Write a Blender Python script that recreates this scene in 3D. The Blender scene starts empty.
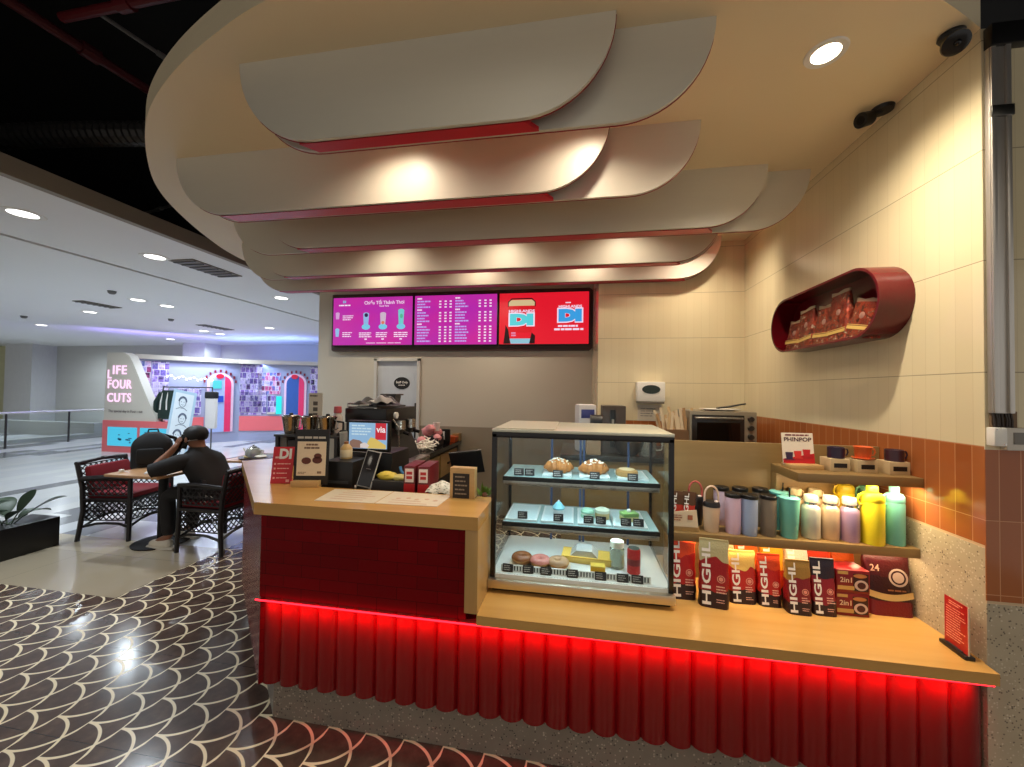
import bpy, bmesh, math, random
from math import sin, cos, pi, tan, atan2, sqrt, floor
from mathutils import Vector, Matrix
random.seed(7)
SC = bpy.context.scene
COL = SC.collection

# ------------------------------------------------------------------ camera pose (metres, Z up)
FPX, YAW, PITCH, ROLL, EYE = 384.36, 0.163834, 0.0195297, -0.0141924, 1.6
_F = Vector((-sin(YAW)*cos(PITCH), cos(YAW)*cos(PITCH), sin(PITCH)))
_R0 = Vector((cos(YAW), sin(YAW), 0)); _U0 = _R0.cross(_F)
_R = cos(ROLL)*_R0 - sin(ROLL)*_U0; _U = sin(ROLL)*_R0 + cos(ROLL)*_U0
cam = bpy.data.objects.new('camera', bpy.data.cameras.new('camera'))
COL.objects.link(cam)
M = Matrix((_R, _U, -_F)).transposed().to_4x4(); M.translation = (0, 0, EYE)
cam.matrix_world = M
cam.data.sensor_width = 36; cam.data.lens = FPX*36/1024; cam.data.clip_start = 0.05; cam.data.clip_end = 200
SC.camera = cam

def c(r, g, b):
    f = lambda v: (v/255/12.92) if v <= 10.3 else ((v/255+0.055)/1.055)**2.4
    return (f(r), f(g), f(b), 1)

# ------------------------------------------------------------------ materials
class N:
    """tiny node-graph helper"""
    def __init__(s, name):
        s.m = bpy.data.materials.new(name); s.m.use_nodes = True
        s.t = s.m.node_tree; s.n = s.t.nodes; s.l = s.t.links
        s.b = s.n['Principled BSDF']
    def new(s, typ, **kw):
        x = s.n.new(typ)
        for k, v in kw.items(): setattr(x, k, v)
        return x
    def put(s, sock, v):
        if hasattr(v, 'is_output') or isinstance(v, bpy.types.NodeSocket): s.l.new(v, sock)
        elif v is not None: sock.default_value = v
    def math(s, op, a, b=None, c_=None, clamp=False):
        x = s.new('ShaderNodeMath', operation=op); x.use_clamp = clamp
        s.put(x.inputs[0], a)
        if b is not None: s.put(x.inputs[1], b)
        if c_ is not None: s.put(x.inputs[2], c_)
        return x.outputs[0]
    def mix(s, f, a, b):
        x = s.new('ShaderNodeMix', data_type='RGBA')
        s.put(x.inputs[0], f); s.put(x.inputs[6], a); s.put(x.inputs[7], b)
        return x.outputs[2]
    def xyz(s, coord='Object'):
        tc = s.new('ShaderNodeTexCoord'); sp = s.new('ShaderNodeSeparateXYZ')
        s.l.new(tc.outputs[coord], sp.inputs[0]); return sp.outputs[0], sp.outputs[1], sp.outputs[2]
    def vec(s, x, y, z=0.0):
        k = s.new('ShaderNodeCombineXYZ'); s.put(k.inputs[0], x); s.put(k.inputs[1], y); s.put(k.inputs[2], z); return k.outputs[0]
    def noise(s, vec=None, scale=5, detail=3, rough=.5):
        x = s.new('ShaderNodeTexNoise'); x.inputs['Scale'].default_value = scale
        x.inputs['Detail'].default_value = detail; x.inputs['Roughness'].default_value = rough
        if vec is not None: s.l.new(vec, x.inputs['Vector'])
        return x.outputs['Fac']
    def ramp(s, f, stops):
        x = s.new('ShaderNodeValToRGB'); s.l.new(f, x.inputs[0]); e = x.color_ramp.elements
        while len(e) < len(stops): e.new(0.5)
        for k, (p, col) in zip(e, stops): k.position = p; k.color = col
        return x.outputs[0]
    def step(s, f, lo, hi):
        x = s.new('ShaderNodeMapRange'); s.put(x.inputs[0], f); x.inputs[1].default_value = lo; x.inputs[2].default_value = hi
        return x.outputs[0]
    def bump(s, h, strength=.2, dist=.01):
        x = s.new('ShaderNodeBump'); x.inputs['Strength'].default_value = strength; x.inputs['Distance'].default_value = dist
        s.l.new(h, x.inputs['Height']); s.l.new(x.outputs[0], s.b.inputs['Normal'])
    def brick(s, vec, w, h, mortar, c1, c2, cm, offset=0.0, bias=0.0):
        x = s.new('ShaderNodeTexBrick'); x.offset = offset; x.squash = 1
        s.l.new(vec, x.inputs['Vector'])
        x.inputs['Color1'].default_value = c1; x.inputs['Color2'].default_value = c2; x.inputs['Mortar'].default_value = cm
        x.inputs['Scale'].default_value = 1; x.inputs['Mortar Size'].default_value = mortar; x.inputs['Mortar Smooth'].default_value = .1
        x.inputs['Bias'].default_value = bias; x.inputs['Brick Width'].default_value = w; x.inputs['Row Height'].default_value = h
        return x.outputs['Color'], x.outputs['Fac']
    def fin(s, col=None, rough=None, metal=None, **kw):
        if col is not None: s.put(s.b.inputs['Base Color'], col)
        if rough is not None: s.put(s.b.inputs['Roughness'], rough)
        if metal is not None: s.put(s.b.inputs['Metallic'], metal)
        for k, v in kw.items(): s.put(s.b.inputs[k.replace('_', ' ')], v)
        return s.m

_PM = {}
def pm(r, g, b, rough=.5, metal=0, name=None, var=.06, coat=0, **kw):
    """plain coloured procedural material with a faint noise variation"""
    key = (r, g, b, rough, metal, coat, tuple(sorted(kw.items())))
    if key in _PM: return _PM[key]
    k = N(name or 'surface_%d_%d_%d' % (r, g, b))
    a = c(r, g, b); f = k.noise(scale=14, detail=2)
    lo = tuple(v*(1-var) for v in a[:3])+(1,); hi = tuple(min(1, v*(1+var)) for v in a[:3])+(1,)
    k.fin(k.mix(f, lo, hi), rough, metal)
    if coat: k.b.inputs['Coat Weight'].default_value = coat; k.b.inputs['Coat Roughness'].default_value = .08
    for q, v in kw.items(): k.b.inputs[q.replace('_', ' ')].default_value = v
    _PM[key] = k.m; return k.m
def em(r, g, b, s=1.0, name='lit'):
    key = ('em', r, g, b, s)
    if key in _PM: return _PM[key]
    k = N(name); k.fin(c(r//3, g//3, b//3), .35)
    k.b.inputs['Emission Color'].default_value = c(r, g, b); k.b.inputs['Emission Strength'].default_value = s
    _PM[key] = k.m; return k.m

def m_scales():
    k = N('scale_floor'); x, y, z = k.xyz()
    u = k.math('DIVIDE', k.math('ADD', x, 2.444), .188); v = k.math('DIVIDE', k.math('ADD', y, -1.868), .18)
    i = k.math('FLOOR', u); du = k.math('SUBTRACT', u, i)
    def arc(par):
        dv = k.math('SUBTRACT', k.math('FLOORED_MODULO', k.math('ADD', v, 1.0+par), 2.0), 1.0)
        d = k.math('SQRT', k.math('ADD', k.math('MULTIPLY', du, du), k.math('MULTIPLY', dv, dv)))
        return k.math('ABSOLUTE', k.math('SUBTRACT', d, 1.0))
    line = k.step(k.math('MINIMUM', arc(0.0), arc(1.0)), .039, .029)
    tc = k.new('ShaderNodeTexCoord')
    n = k.noise(tc.outputs['Object'], 9, 6, .65); n2 = k.noise(tc.outputs['Object'], 1.3, 2)
    base = k.ramp(n, [(.3, c(66, 52, 46)), (.55, c(92, 73, 64)), (.75, c(116, 94, 82))])
    base = k.mix(k.math('MULTIPLY', n2, .5), base, c(84, 70, 64))
    fv = k.math('ABSOLUTE', k.math('SUBTRACT', k.math('FLOORED_MODULO', k.math('ADD', v, 1.0), 3.0), 1.5))
    base = k.mix(k.step(fv, .012, .006), base, c(35, 27, 25))
    k.fin(k.mix(line, base, c(246, 232, 198)), k.math('ADD', k.math('MULTIPLY', line, .12), .15))
    return k.m
def m_beige():
    k = N('beige_stone'); x, y, z = k.xyz()
    col, f = k.brick(k.vec(k.math('ADD', x, .4), k.math('ADD', y, -2.4)), 1.2, .6, .002, c(186, 172, 146), c(168, 156, 134), c(120, 110, 95), .5)
    tc = k.new('ShaderNodeTexCoord'); n = k.noise(tc.outputs['Object'], 2.2, 5, .6)
    k.fin(k.mix(k.math('MULTIPLY', n, .35), col, c(150, 136, 112)), .18); return k.m
def m_hall():
    k = N('hall_stone'); x, y, z = k.xyz()
    col, f = k.brick(k.vec(k.math('ADD', y, .13), x), 1.5, .32, .0015, c(214, 214, 210), c(196, 198, 200), c(170, 170, 168), .37)
    wn = k.new('ShaderNodeTexBrick'); wn.offset = .37
    k.l.new(k.vec(k.math('ADD', y, .13), x), wn.inputs['Vector'])
    for nm, v in (('Scale', 1), ('Mortar Size', 0), ('Bias', -.45), ('Brick Width', 1.5), ('Row Height', .32)): wn.inputs[nm].default_value = v
    wn.inputs['Color1'].default_value = (0, 0, 0, 1); wn.inputs['Color2'].default_value = (1, 1, 1, 1)
    sp = k.new('ShaderNodeSeparateColor'); k.l.new(wn.outputs['Color'], sp.inputs[0])
    tc = k.new('ShaderNodeTexCoord'); n = k.noise(tc.outputs['Object'], 1.6, 5, .6)
    col = k.mix(k.step(sp.outputs[0], .36, .42), col, c(112, 113, 115))
    k.fin(k.mix(k.math('MULTIPLY', n, .2), col, c(170, 172, 178)), .16); return k.m
def m_terrazzo(light, dark, chips, sc=70, rough=.35):
    k = N('terrazzo'); tc = k.new('ShaderNodeTexCoord')
    v = k.new('ShaderNodeTexVoronoi'); v.inputs['Scale'].default_value = sc; k.l.new(tc.outputs['Object'], v.inputs['Vector'])
    sp = k.new('ShaderNodeSeparateColor'); k.l.new(v.outputs['Color'], sp.inputs[0])
    n = k.noise(tc.outputs['Object'], 7, 4); base = k.mix(n, dark, light)
    base = k.mix(k.math('MULTIPLY', k.step(sp.outputs[0], .84, .86), k.step(v.outputs['Distance'], .5, .35)), base, chips)
    base = k.mix(k.math('MULTIPLY', k.step(sp.outputs[1], .90, .92), k.step(v.outputs['Distance'], .4, .3)), base, tuple(q*.3 for q in dark[:3])+(1,))
    k.fin(base, rough); return k.m
def m_tilewall(axis, z_orange, z_cream, name):
    """glazed cream tile over an orange tile band over terrazzo, by height"""
    k = N(name); x, y, z = k.xyz(); h = y if axis == 'y' else x
    zc = k.math('SUBTRACT', z, .053)
    cr, f1 = k.brick(k.vec(h, zc), .0655, .41, .0007, c(228, 214, 178), c(224, 209, 172), c(210, 194, 154))
    orr, f2 = k.brick(k.vec(k.math('ADD', h, -.006), k.math('ADD', z, -.096)), .0655, .265, .0016, c(174, 102, 56), c(160, 90, 48), c(204, 142, 96))
    vo = k.new('ShaderNodeTexVoronoi'); vo.inputs['Scale'].default_value = 130
    tc = k.new('ShaderNodeTexCoord'); k.l.new(tc.outputs['Object'], vo.inputs['Vector'])
    sp = k.new('ShaderNodeSeparateColor'); k.l.new(vo.outputs['Color'], sp.inputs[0])
    te = k.mix(k.noise(tc.outputs['Object'], 9, 4), c(168, 154, 130), c(196, 182, 156))
    te = k.mix(k.math('MULTIPLY', k.step(sp.outputs[0], .80, .83), k.step(vo.outputs['Distance'], .5, .35)), te, c(210, 200, 178))
    te = k.mix(k.math('MULTIPLY', k.step(sp.outputs[1], .88, .9), k.step(vo.outputs['Distance'], .45, .3)), te, c(104, 92, 78))
    up = k.step(z, z_cream-.001, z_cream+.001); lo = k.step(z, z_orange-.001, z_orange+.001)
    gr = k.math('ABSOLUTE', k.math('SUBTRACT', k.math('FLOORED_MODULO', k.math('ADD', zc, .205), .41), .205))
    cr = k.mix(k.step(gr, .0022, .0014), cr, c(168, 154, 126))
    col = k.mix(up, k.mix(lo, te, orr), cr)
    rail = k.math('MULTIPLY', k.step(z, z_orange-.004, z_orange-.003), k.step(z, z_orange+.007, z_orange+.006))
    col = k.mix(rail, col, c(214, 186, 150))
    k.fin(col, k.math('SUBTRACT', .42, k.math('MULTIPLY', lo, .30)))
    wob = k.noise(k.vec(k.math('MULTIPLY', h, 15.0), k.math('MULTIPLY', z, 2.4)), 1.0, 1)
    hh = k.math('SUBTRACT', k.math('MULTIPLY', wob, .55), k.mix(up, f2, f1))
    k.bump(k.math('MULTIPLY', hh, lo), .25, .004); return k.m
def m_redtile():
    k = N('deep_red_tile'); x, y, z = k.xyz()
    col, f = k.brick(k.vec(k.math('ADD', x, k.math('MULTIPLY', y, .45)), z), .19, .055, .0012, c(120, 6, 14), c(104, 5, 12), c(66, 4, 8), .5)
    k.fin(col, .24, IOR=1.45); k.b.inputs['Specular IOR Level'].default_value = .16
    k.bump(k.math('MULTIPLY', f, -1.0), .3, .003); return k.m
def m_wood(a, b, scale=(2, 30, 30), rough=.3, axis=0, name='oak'):
    k = N(name); tc = k.new('ShaderNodeTexCoord'); mp = k.new('ShaderNodeMapping'); k.l.new(tc.outputs['Object'], mp.inputs[0])
    mp.inputs['Scale'].default_value = scale
    n = k.noise(mp.outputs[0], 1, 5, .6); n2 = k.noise(mp.outputs[0], .25, 2)
    k.fin(k.mix(k.math('MULTIPLY', k.math('ADD', n, n2), .62), a, b), rough); return k.m
def m_metal(r, g, b, rough=.25, aniso=False):
    k = N('brushed_steel'); tc = k.new('ShaderNodeTexCoord'); mp = k.new('ShaderNodeMapping'); k.l.new(tc.outputs['Object'], mp.inputs[0])
    mp.inputs['Scale'].default_value = (3, 3, 90); n = k.noise(mp.outputs[0], 4, 3)
    k.fin(c(r, g, b), k.math('ADD', k.math('MULTIPLY', n, .15), rough-.07), 1.0); return k.m
def m_glass(tint=(.96, .99, .99, 1), refl=.10):
    k = N('clear_glass'); k.n.remove(k.b)
    tr = k.new('ShaderNodeBsdfTransparent'); tr.inputs[0].default_value = tint
    gl = k.new('ShaderNodeBsdfGlossy'); gl.inputs['Roughness'].default_value = .03
    lw = k.new('ShaderNodeLayerWeight'); lw.inputs[0].default_value = .35
    mx = k.new('ShaderNodeMixShader'); k.l.new(k.math('MULTIPLY', lw.outputs['Fresnel'], refl*4, clamp=True), mx.inputs[0])
    k.l.new(tr.outputs[0], mx.inputs[1]); k.l.new(gl.outputs[0], mx.inputs[2])
    k.l.new(mx.outputs[0], k.n['Material Output'].inputs[0]); return k.m
def m_collage(w, h, cols, seed=0.0):
    """small photo prints side by side"""
    k = N('photo_prints'); tc = k.new('ShaderNodeTexCoord'); x, y, z = k.xyz()
    hor = k.math('ADD', k.math('ADD', x, k.math('MULTIPLY', y, .6)), seed)
    col, f = k.brick(k.vec(hor, z), w, h, .006, (0, 0, 0, 1), (1, 1, 1, 1), (.5, .5, .5, 1), .3)
    sp = k.new('ShaderNodeSeparateColor'); k.l.new(col, sp.inputs[0])
    n = k.noise(k.vec(k.math('MULTIPLY', hor, 9.0), k.math('MULTIPLY', z, 9.0)), 1, 3, .7)
    t = k.math('ADD', k.math('MULTIPLY', sp.outputs[0], .5), k.math('MULTIPLY', n, .6))
    pic = k.ramp(t, [(.25, cols[0]), (.45, cols[1]), (.6, cols[2]), (.75, cols[3]), (.9, cols[1])])
    k.fin(k.mix(f, pic, c(228, 226, 236)), .4); return k.m
def m_bag(lo, mid, hi, H, wave=.10, seed=0.0, split=.62):
    """coffee pouch print: dark foot, mid field, wavy coloured top"""
    k = N('printed_foil'); x, y, z = k.xyz()
    t = k.math('DIVIDE', z, H)
    w = k.noise(k.vec(k.math('ADD', k.math('MULTIPLY', x, 16.0), seed), k.math('MULTIPLY', t, 2.0)), 1, 1)
    tt = k.math('ADD', t, k.math('MULTIPLY', k.math('SUBTRACT', w, .5), wave*3))
    col = k.mix(k.step(tt, .235, .245), lo, mid)
    col = k.mix(k.step(tt, split, split+.01), col, hi)
    k.fin(col, .36); k.b.inputs['Metallic'].default_value = .12
    n = k.noise(None, 26, 3); k.bump(n, .35, .006); return k.m

def m_foil(seed):
    k = N('crinkled_foil'); tc = k.new('ShaderNodeTexCoord'); mp = k.new('ShaderNodeMapping'); mp.inputs['Location'].default_value = (seed, seed*.7, 0); k.l.new(tc.outputs['Object'], mp.inputs[0])
    n = k.noise(mp.outputs[0], 34, 4, .7); n2 = k.noise(mp.outputs[0], 13, 2)
    a = k.ramp(n, [(.30, c(40, 18, 18)), (.44, c(104, 44, 30)), (.52, c(176, 64, 36)), (.58, c(96, 62, 40)), (.66, c(206, 176, 150)), (.78, c(60, 26, 24))])
    k.fin(k.mix(k.step(n2, .52, .6), a, c(120, 40, 28)), .25, .35); k.bump(n, .8, .02); return k.m
SCALES, BEIGE, HALL = m_scales(), m_beige(), m_hall()
OAK = m_wood(c(222, 176, 104), c(190, 140, 74), (1.2, 26, 26), .24)
OAKB = m_wood(c(158, 128, 82), c(128, 101, 60), (1.6, 8, 34), .4)
OAKY = m_wood(c(206, 166, 104), c(176, 134, 78), (30, 30, 2.0), .34)
BLOND = m_wood(c(220, 182, 124), c(190, 150, 94), (6, 60, 60), .4)
REDTILE = m_redtile()
PLINTH = m_terrazzo(c(146, 137, 124), c(112, 104, 94), c(186, 176, 158), 110, .4)
STEEL, STEELB = m_metal(190, 186, 178, .28), m_metal(120, 118, 114, .3)
CHROME = pm(214, 212, 208, .1, 1, 'chrome', 0)
GLASS = m_glass()
BLACK = pm(16, 15, 16, .35, 0, 'black_plastic'); MATTEB = pm(20, 19, 20, .7, 0, 'matte_black'); CHAR = pm(42, 40, 42, .45, 0, 'charcoal')
WHITE = pm(236, 233, 226, .45, 0, 'white_plastic'); PAPER = pm(238, 228, 210, .6, 0, 'paper'); CREAMP = pm(232, 210, 178, .6, 0, 'cream_card')
RED = pm(196, 20, 26, .4, 0, 'red_print'); CRIM = pm(200, 20, 40, .32, 0, 'crimson_lacquer', .03)
WHITEINK = pm(246, 240, 232, .5, 0, 'white_ink', 0); DARKINK = pm(46, 34, 34, .6, 0, 'dark_ink', 0); GREYINK = pm(150, 140, 132, .6, 0, 'grey_ink', 0)
PLASTER = pm(240, 222, 186, .55, 0, 'cream_plaster', .02); BOARDW = pm(212, 206, 190, .42, 0, 'baffle_white', .02); BOARDG = pm(206, 198, 180, .5, 0, 'baffle_edge', .02)
CUSH = pm(122, 8, 22, .8, 0, 'red_fabric', .15); DWOOD = pm(24, 18, 20, .4, 0, 'dark_wood', .1)
SKIN = pm(150, 102, 78, .5, 0, 'skin', .05)

# ------------------------------------------------------------------ mesh builder
class MB:
    def __init__(s): s.bm = bmesh.new()
    def _v(s, pts): return [s.bm.verts.new(p) for p in pts]
    def box(s, x0, x1, y0, y1, z0, z1, bev=0.0, M=None, seg=2):
        v = s._v([(x0, y0, z0), (x1, y0, z0), (x1, y1, z0), (x0, y1, z0), (x0, y0, z1), (x1, y0, z1), (x1, y1, z1), (x0, y1, z1)])
        fs = [s.bm.faces.new([v[i] for i in q]) for q in ((0, 3, 2, 1), (4, 5, 6, 7), (0, 1, 5, 4), (1, 2, 6, 5), (2, 3, 7, 6), (3, 0, 4, 7))]
        if M is not None:
            for q in v: q.co = M @ q.co
        if bev:
            es = list({e for f in fs for e in f.edges})
            bmesh.ops.bevel(s.bm, geom=es, offset=bev, segments=seg, profile=.6, affect='EDGES')
        return s
    def cyl(s, p0, p1, r0, r1=None, n=16, caps=True):
        p0, p1 = Vector(p0), Vector(p1); r1 = r0 if r1 is None else r1
        d = (p1-p0).normalized(); a = d.orthogonal().normalized(); b = d.cross(a)
        A = s._v([p0+r0*(cos(2*pi*i/n)*a+sin(2*pi*i/n)*b) for i in range(n)])
        B = s._v([p1+r1*(cos(2*pi*i/n)*a+sin(2*pi*i/n)*b) for i in range(n)])
        for i in range(n): s.bm.faces.new((A[i], A[(i+1) % n], B[(i+1) % n], B[i]))
        if caps: s.bm.faces.new(A[::-1]); s.bm.faces.new(B)
        return s
    def lathe(s, prof, n=24, ctr=(0, 0, 0), sx=1, sy=1, cap=True):
        rings = []
        for r, z in prof:
            if r < 1e-6: rings.append(s._v([(ctr[0], ctr[1], ctr[2]+z)]))
            else: rings.append(s._v([(ctr[0]+sx*r*cos(2*pi*i/n), ctr[1]+sy*r*sin(2*pi*i/n), ctr[2]+z) for i in range(n)]))
        for A, B in zip(rings, rings[1:]):
            for i in range(n):
                j = (i+1) % n
                if len(A) == 1 and len(B) == 1: continue
                if len(A) == 1: s.bm.faces.new((A[0], B[j], B[i]))
                elif len(B) == 1: s.bm.faces.new((A[i], A[j], B[0]))
                else: s.bm.faces.new((A[i], A[j], B[j], B[i]))
        if cap and len(rings[0]) > 1: s.bm.faces.new(rings[0][::-1])
        if cap and len(rings[-1]) > 1: s.bm.faces.new(rings[-1])
        return s
    def tube(s, pts, r, n=8, closed=False, flat=1.0):
        pts = [Vector(p) for p in pts]; L = len(pts); rings = []; up = None
        for i, p in enumerate(pts):
            a = pts[(i-1) % L] if (closed or i > 0) else p; b = pts[(i+1) % L] if (closed or i < L-1) else p
            t = (b-a).normalized()
            if up is None: up = t.orthogonal().normalized()
            up = (up - t*up.dot(t)).normalized(); sd = t.cross(up)
            rr = r[i] if isinstance(r, (list, tuple)) else r
            rings.append(s._v([p+rr*(cos(2*pi*k/n)*up+flat*sin(2*pi*k/n)*sd) for k in range(n)]))
        for i in range(L if closed else L-1):
            A, B = rings[i], rings[(i+1) % L]
            for k in range(n): s.bm.faces.new((A[k], A[(k+1) % n], B[(k+1) % n], B[k]))
        if not closed: s.bm.faces.new(rings[0][::-1]); s.bm.faces.new(rings[-1])
        return s
    def prism(s, pts, a, b, axis='y'):
        """2-D outline extruded: axis y -> pts are (x,z); z -> (x,y); x -> (y,z)"""
        g = {'y': lambda p, t: (p[0], t, p[1]), 'z': lambda p, t: (p[0], p[1], t), 'x': lambda p, t: (t, p[0], p[1])}[axis]
        A = s._v([g(p, a) for p in pts]); B = s._v([g(p, b) for p in pts]); n = len(pts)
        s.bm.faces.new(A); s.bm.faces.new(B[::-1])
        for i in range(n): s.bm.faces.new((A[(i+1) % n], A[i], B[i], B[(i+1) % n]))
        return s
    def disc(s, x, z, r, y0, y1, sz=1, n=20):
        return s.prism([(x+r*cos(2*pi*i/n), z+r*sz*sin(2*pi*i/n)) for i in range(n)], y0, y1, 'y')
    def ball(s, ctr, r, n=14, squash=(1, 1, 1), jitter=0):
        g = bmesh.ops.create_uvsphere(s.bm, u_segments=n, v_segments=max(6, n*2//3), radius=r)
        for v in g['verts']:
            k = 1+random.uniform(-jitter, jitter)
            v.co = Vector(ctr)+Vector((v.co.x*squash[0]*k, v.co.y*squash[1]*k, v.co.z*squash[2]*k))
        return s
    def sheet(s, fn, nu, nv):
        """open grid surface from fn(u,v)"""
        g = [[s.bm.verts.new(fn(i/nu, j/nv)) for j in range(nv+1)] for i in range(nu+1)]
        for i in range(nu):
            for j in range(nv): s.bm.faces.new((g[i][j], g[i+1][j], g[i+1][j+1], g[i][j+1]))
        return s
    def xf(s, M):
        bmesh.ops.transform(s.bm, matrix=M, verts=s.bm.verts); return s
    def build(s, name, mat, parent=None, world=False, smooth=True, ang=35):
        bmesh.ops.recalc_face_normals(s.bm, faces=s.bm.faces)
        me = bpy.data.meshes.new(name); s.bm.to_mesh(me); s.bm.free()
        return link(name, me, mat, parent, world, smooth, ang)
def link(name, me, mat, parent=None, world=False, smooth=True, ang=35):
    if smooth and len(me.polygons):
        me.polygons.foreach_set('use_smooth', [True]*len(me.polygons)); me.set_sharp_from_angle(angle=math.radians(ang))
    if mat is not None: me.materials.append(mat)
    o = bpy.data.objects.new(name, me); COL.objects.link(o)
    if parent is not None:
        o.parent = parent
        if world: me.transform(Matrix.Translation(-WLOC[parent.name]))
    return o
WLOC = {}
def tag(o, label, cat, group=None):
    o['label'] = label; o['category'] = cat
    if group: o['group'] = group
    return o
def thing(name, label, cat, loc=(0, 0, 0), rz=0.0, group=None):
    o = bpy.data.objects.new(name, None); COL.objects.link(o); o.empty_display_size = .05
    o.location = loc; o.rotation_euler = (0, 0, rz); WLOC[o.name] = Vector(loc)
    return tag(o, label, cat, group)
def struct(o): o['kind'] = 'structure'; return o
def dup(root, loc, rz=None, label=None, name=None):
    def cp(o, par):
        q = o.copy(); COL.objects.link(q)
        if par is not None: q.parent = par
        for ch in o.children: cp(ch, q)
        return q
    r = cp(root, None); r.location = loc; WLOC[r.name] = Vector(loc)
    if rz is not None: r.rotation_euler[2] = rz
    if label: r['label'] = label
    return r

def textmesh(s, size, bold=0.0, align='CENTER', extrude=0.0, spacing=1.0, sx=1.0):
    cu = bpy.data.curves.new('t', 'FONT'); cu.body = s; cu.size = size; cu.align_x = align; cu.align_y = 'CENTER'
    cu.offset = bold; cu.extrude = extrude; cu.space_character = spacing; cu.resolution_u = 3
    o = bpy.data.objects.new('t', cu); COL.objects.link(o); bpy.context.view_layer.update()
    me = bpy.data.meshes.new_from_object(o.evaluated_get(bpy.context.evaluated_depsgraph_get()))
    bpy.data.objects.remove(o); bpy.data.curves.remove(cu)
    if sx != 1: me.transform(Matrix.Diagonal((sx, 1, 1, 1)))
    return me
def frame3(o, u, v):
    u = Vector(u).normalized(); v = Vector(v).normalized(); w = u.cross(v)
    M = Matrix((u, v, w)).transposed().to_4x4(); M.translation = Vector(o); return M
def text(s, size, mat, parent, o, u=(1, 0, 0), v=(0, 0, 1), bold=0.0, align='CENTER', name='lettering', extrude=.0, fn=None, sx=1.0, width=None, spacing=1.0):
    me = textmesh(s, size, bold, align, extrude, spacing, sx)
    if width and len(me.vertices):
        xs = [q.co.x for q in me.vertices]; me.transform(Matrix.Diagonal((width/(max(xs)-min(xs)), 1, 1, 1)))
    me.transform(frame3(o, u, v))
    if fn:
        for q in me.vertices: q.co = fn(q.co)
    return link(name, me, mat, parent, smooth=False)
def bars(mb, x0, x1, ztop, rows, dz, h, y, rnd=.35, gap=.25, rs=None):
    """unreadable small print as rows of thin raised dashes, in the XZ plane at depth y"""
    rs = rs or random
    for i in range(rows):
        z = ztop-i*dz; x = x0; end = x1-(x1-x0)*rs.random()*rnd
        while x < end:
            w = min(end-x, (x1-x0)*rs.uniform(.12, .34)); mb.box(x, x+w*.86, y-.0006, y, z-h, z); x += w
    return mb
def at(px, py, X=None, Y=None, Z=None):
    """the point of the place seen at a photo pixel, on a plane of known X, Y or Z"""
    d = _F + _R*((px-512)/FPX) - _U*((py-383.5)/FPX)
    t = X/d.x if X is not None else Y/d.y if Y is not None else (Z-EYE)/d.z
    return Vector((0, 0, EYE)) + d*t

# =================================================================== THE SETTING
def poly(name, pts, z0, z1, mat): return struct(MB().prism(pts, z0, z1, 'z').build(name, mat, smooth=False))
poly('floor', [(-14, -4), (4, -4), (4, 5.2), (-3.4, 5.2), (-3.4, 2.4), (-14, 2.4)], -.06, 0, SCALES)
poly('floor_terrace', [(-14, 2.4), (-3.4, 2.4), (-3.4, 3.32), (-14, 3.32)], -.06, 0, BEIGE)
poly('floor_hall', [(-32, 3.32), (-3.4, 3.32), (-3.4, 5.2), (2, 5.2), (2, 15), (-32, 15)], -.06, 0, HALL)
poly('floor_hall_side', [(-32, -4), (-14, -4), (-14, 3.32), (-32, 3.32)], -.06, 0, HALL)

# right wall (side of the shop) and the pier that faces the camera
struct(MB().box(1.47, 1.75, 1.665, 4.98, 0, 2.97).build('wall_right', m_tilewall('y', 1.058, 1.423, 'glazed_tiles_right'), smooth=False))
struct(MB().box(1.4702, 3.6, 1.662, 1.70, 0, 2.93).build('wall_pier', m_tilewall('x', .862, 1.412, 'glazed_tiles_pier'), smooth=False))
struct(MB().box(.205, 1.47, 3.68, 4.98, 0, 2.97).build('wall_back', m_tilewall('x', .80, 1.345, 'glazed_tiles_back'), smooth=False))
def m_rear():
    k = N('grey_paint'); x, y, z = k.xyz(); n = k.noise(None, 6, 3)
    col = k.mix(k.step(z, 1.118, 1.122), k.mix(n, c(150, 140, 122), c(162, 152, 134)), k.mix(n, c(206, 200, 184), c(212, 206, 190)))
    k.fin(col, .5); return k.m
MREAR = m_rear()
struct(MB().box(-3.59, -2.72, 4.9, 4.98, 0, 2.97).box(-2.06, .205, 4.9, 4.98, 0, 2.97).box(-2.72, -2.06, 4.9, 4.98, 2.02, 2.97).build('wall_rear', MREAR, smooth=False))
d = MB().box(-2.72, -2.68, 4.87, 4.97, 0, 2.02).box(-2.10, -2.06, 4.87, 4.97, 0, 2.02).box(-2.72, -2.06, 4.87, 4.97, 1.985, 2.022).build('door_1', pm(214, 214, 208, .5, 0, 'door_frame_paint'), smooth=False)
struct(d); WLOC['door_1'] = Vector((0, 0, 0))
MB().box(-2.68, -2.10, 4.915, 4.955, .01, 1.985).build('door_leaf', pm(206, 214, 222, .35, 0, 'door_leaf_paint'), d, smooth=False)
MB().box(-2.135, -2.12, 4.895, 4.915, .95, 1.42).build('door_handle', BLACK, d)

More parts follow.
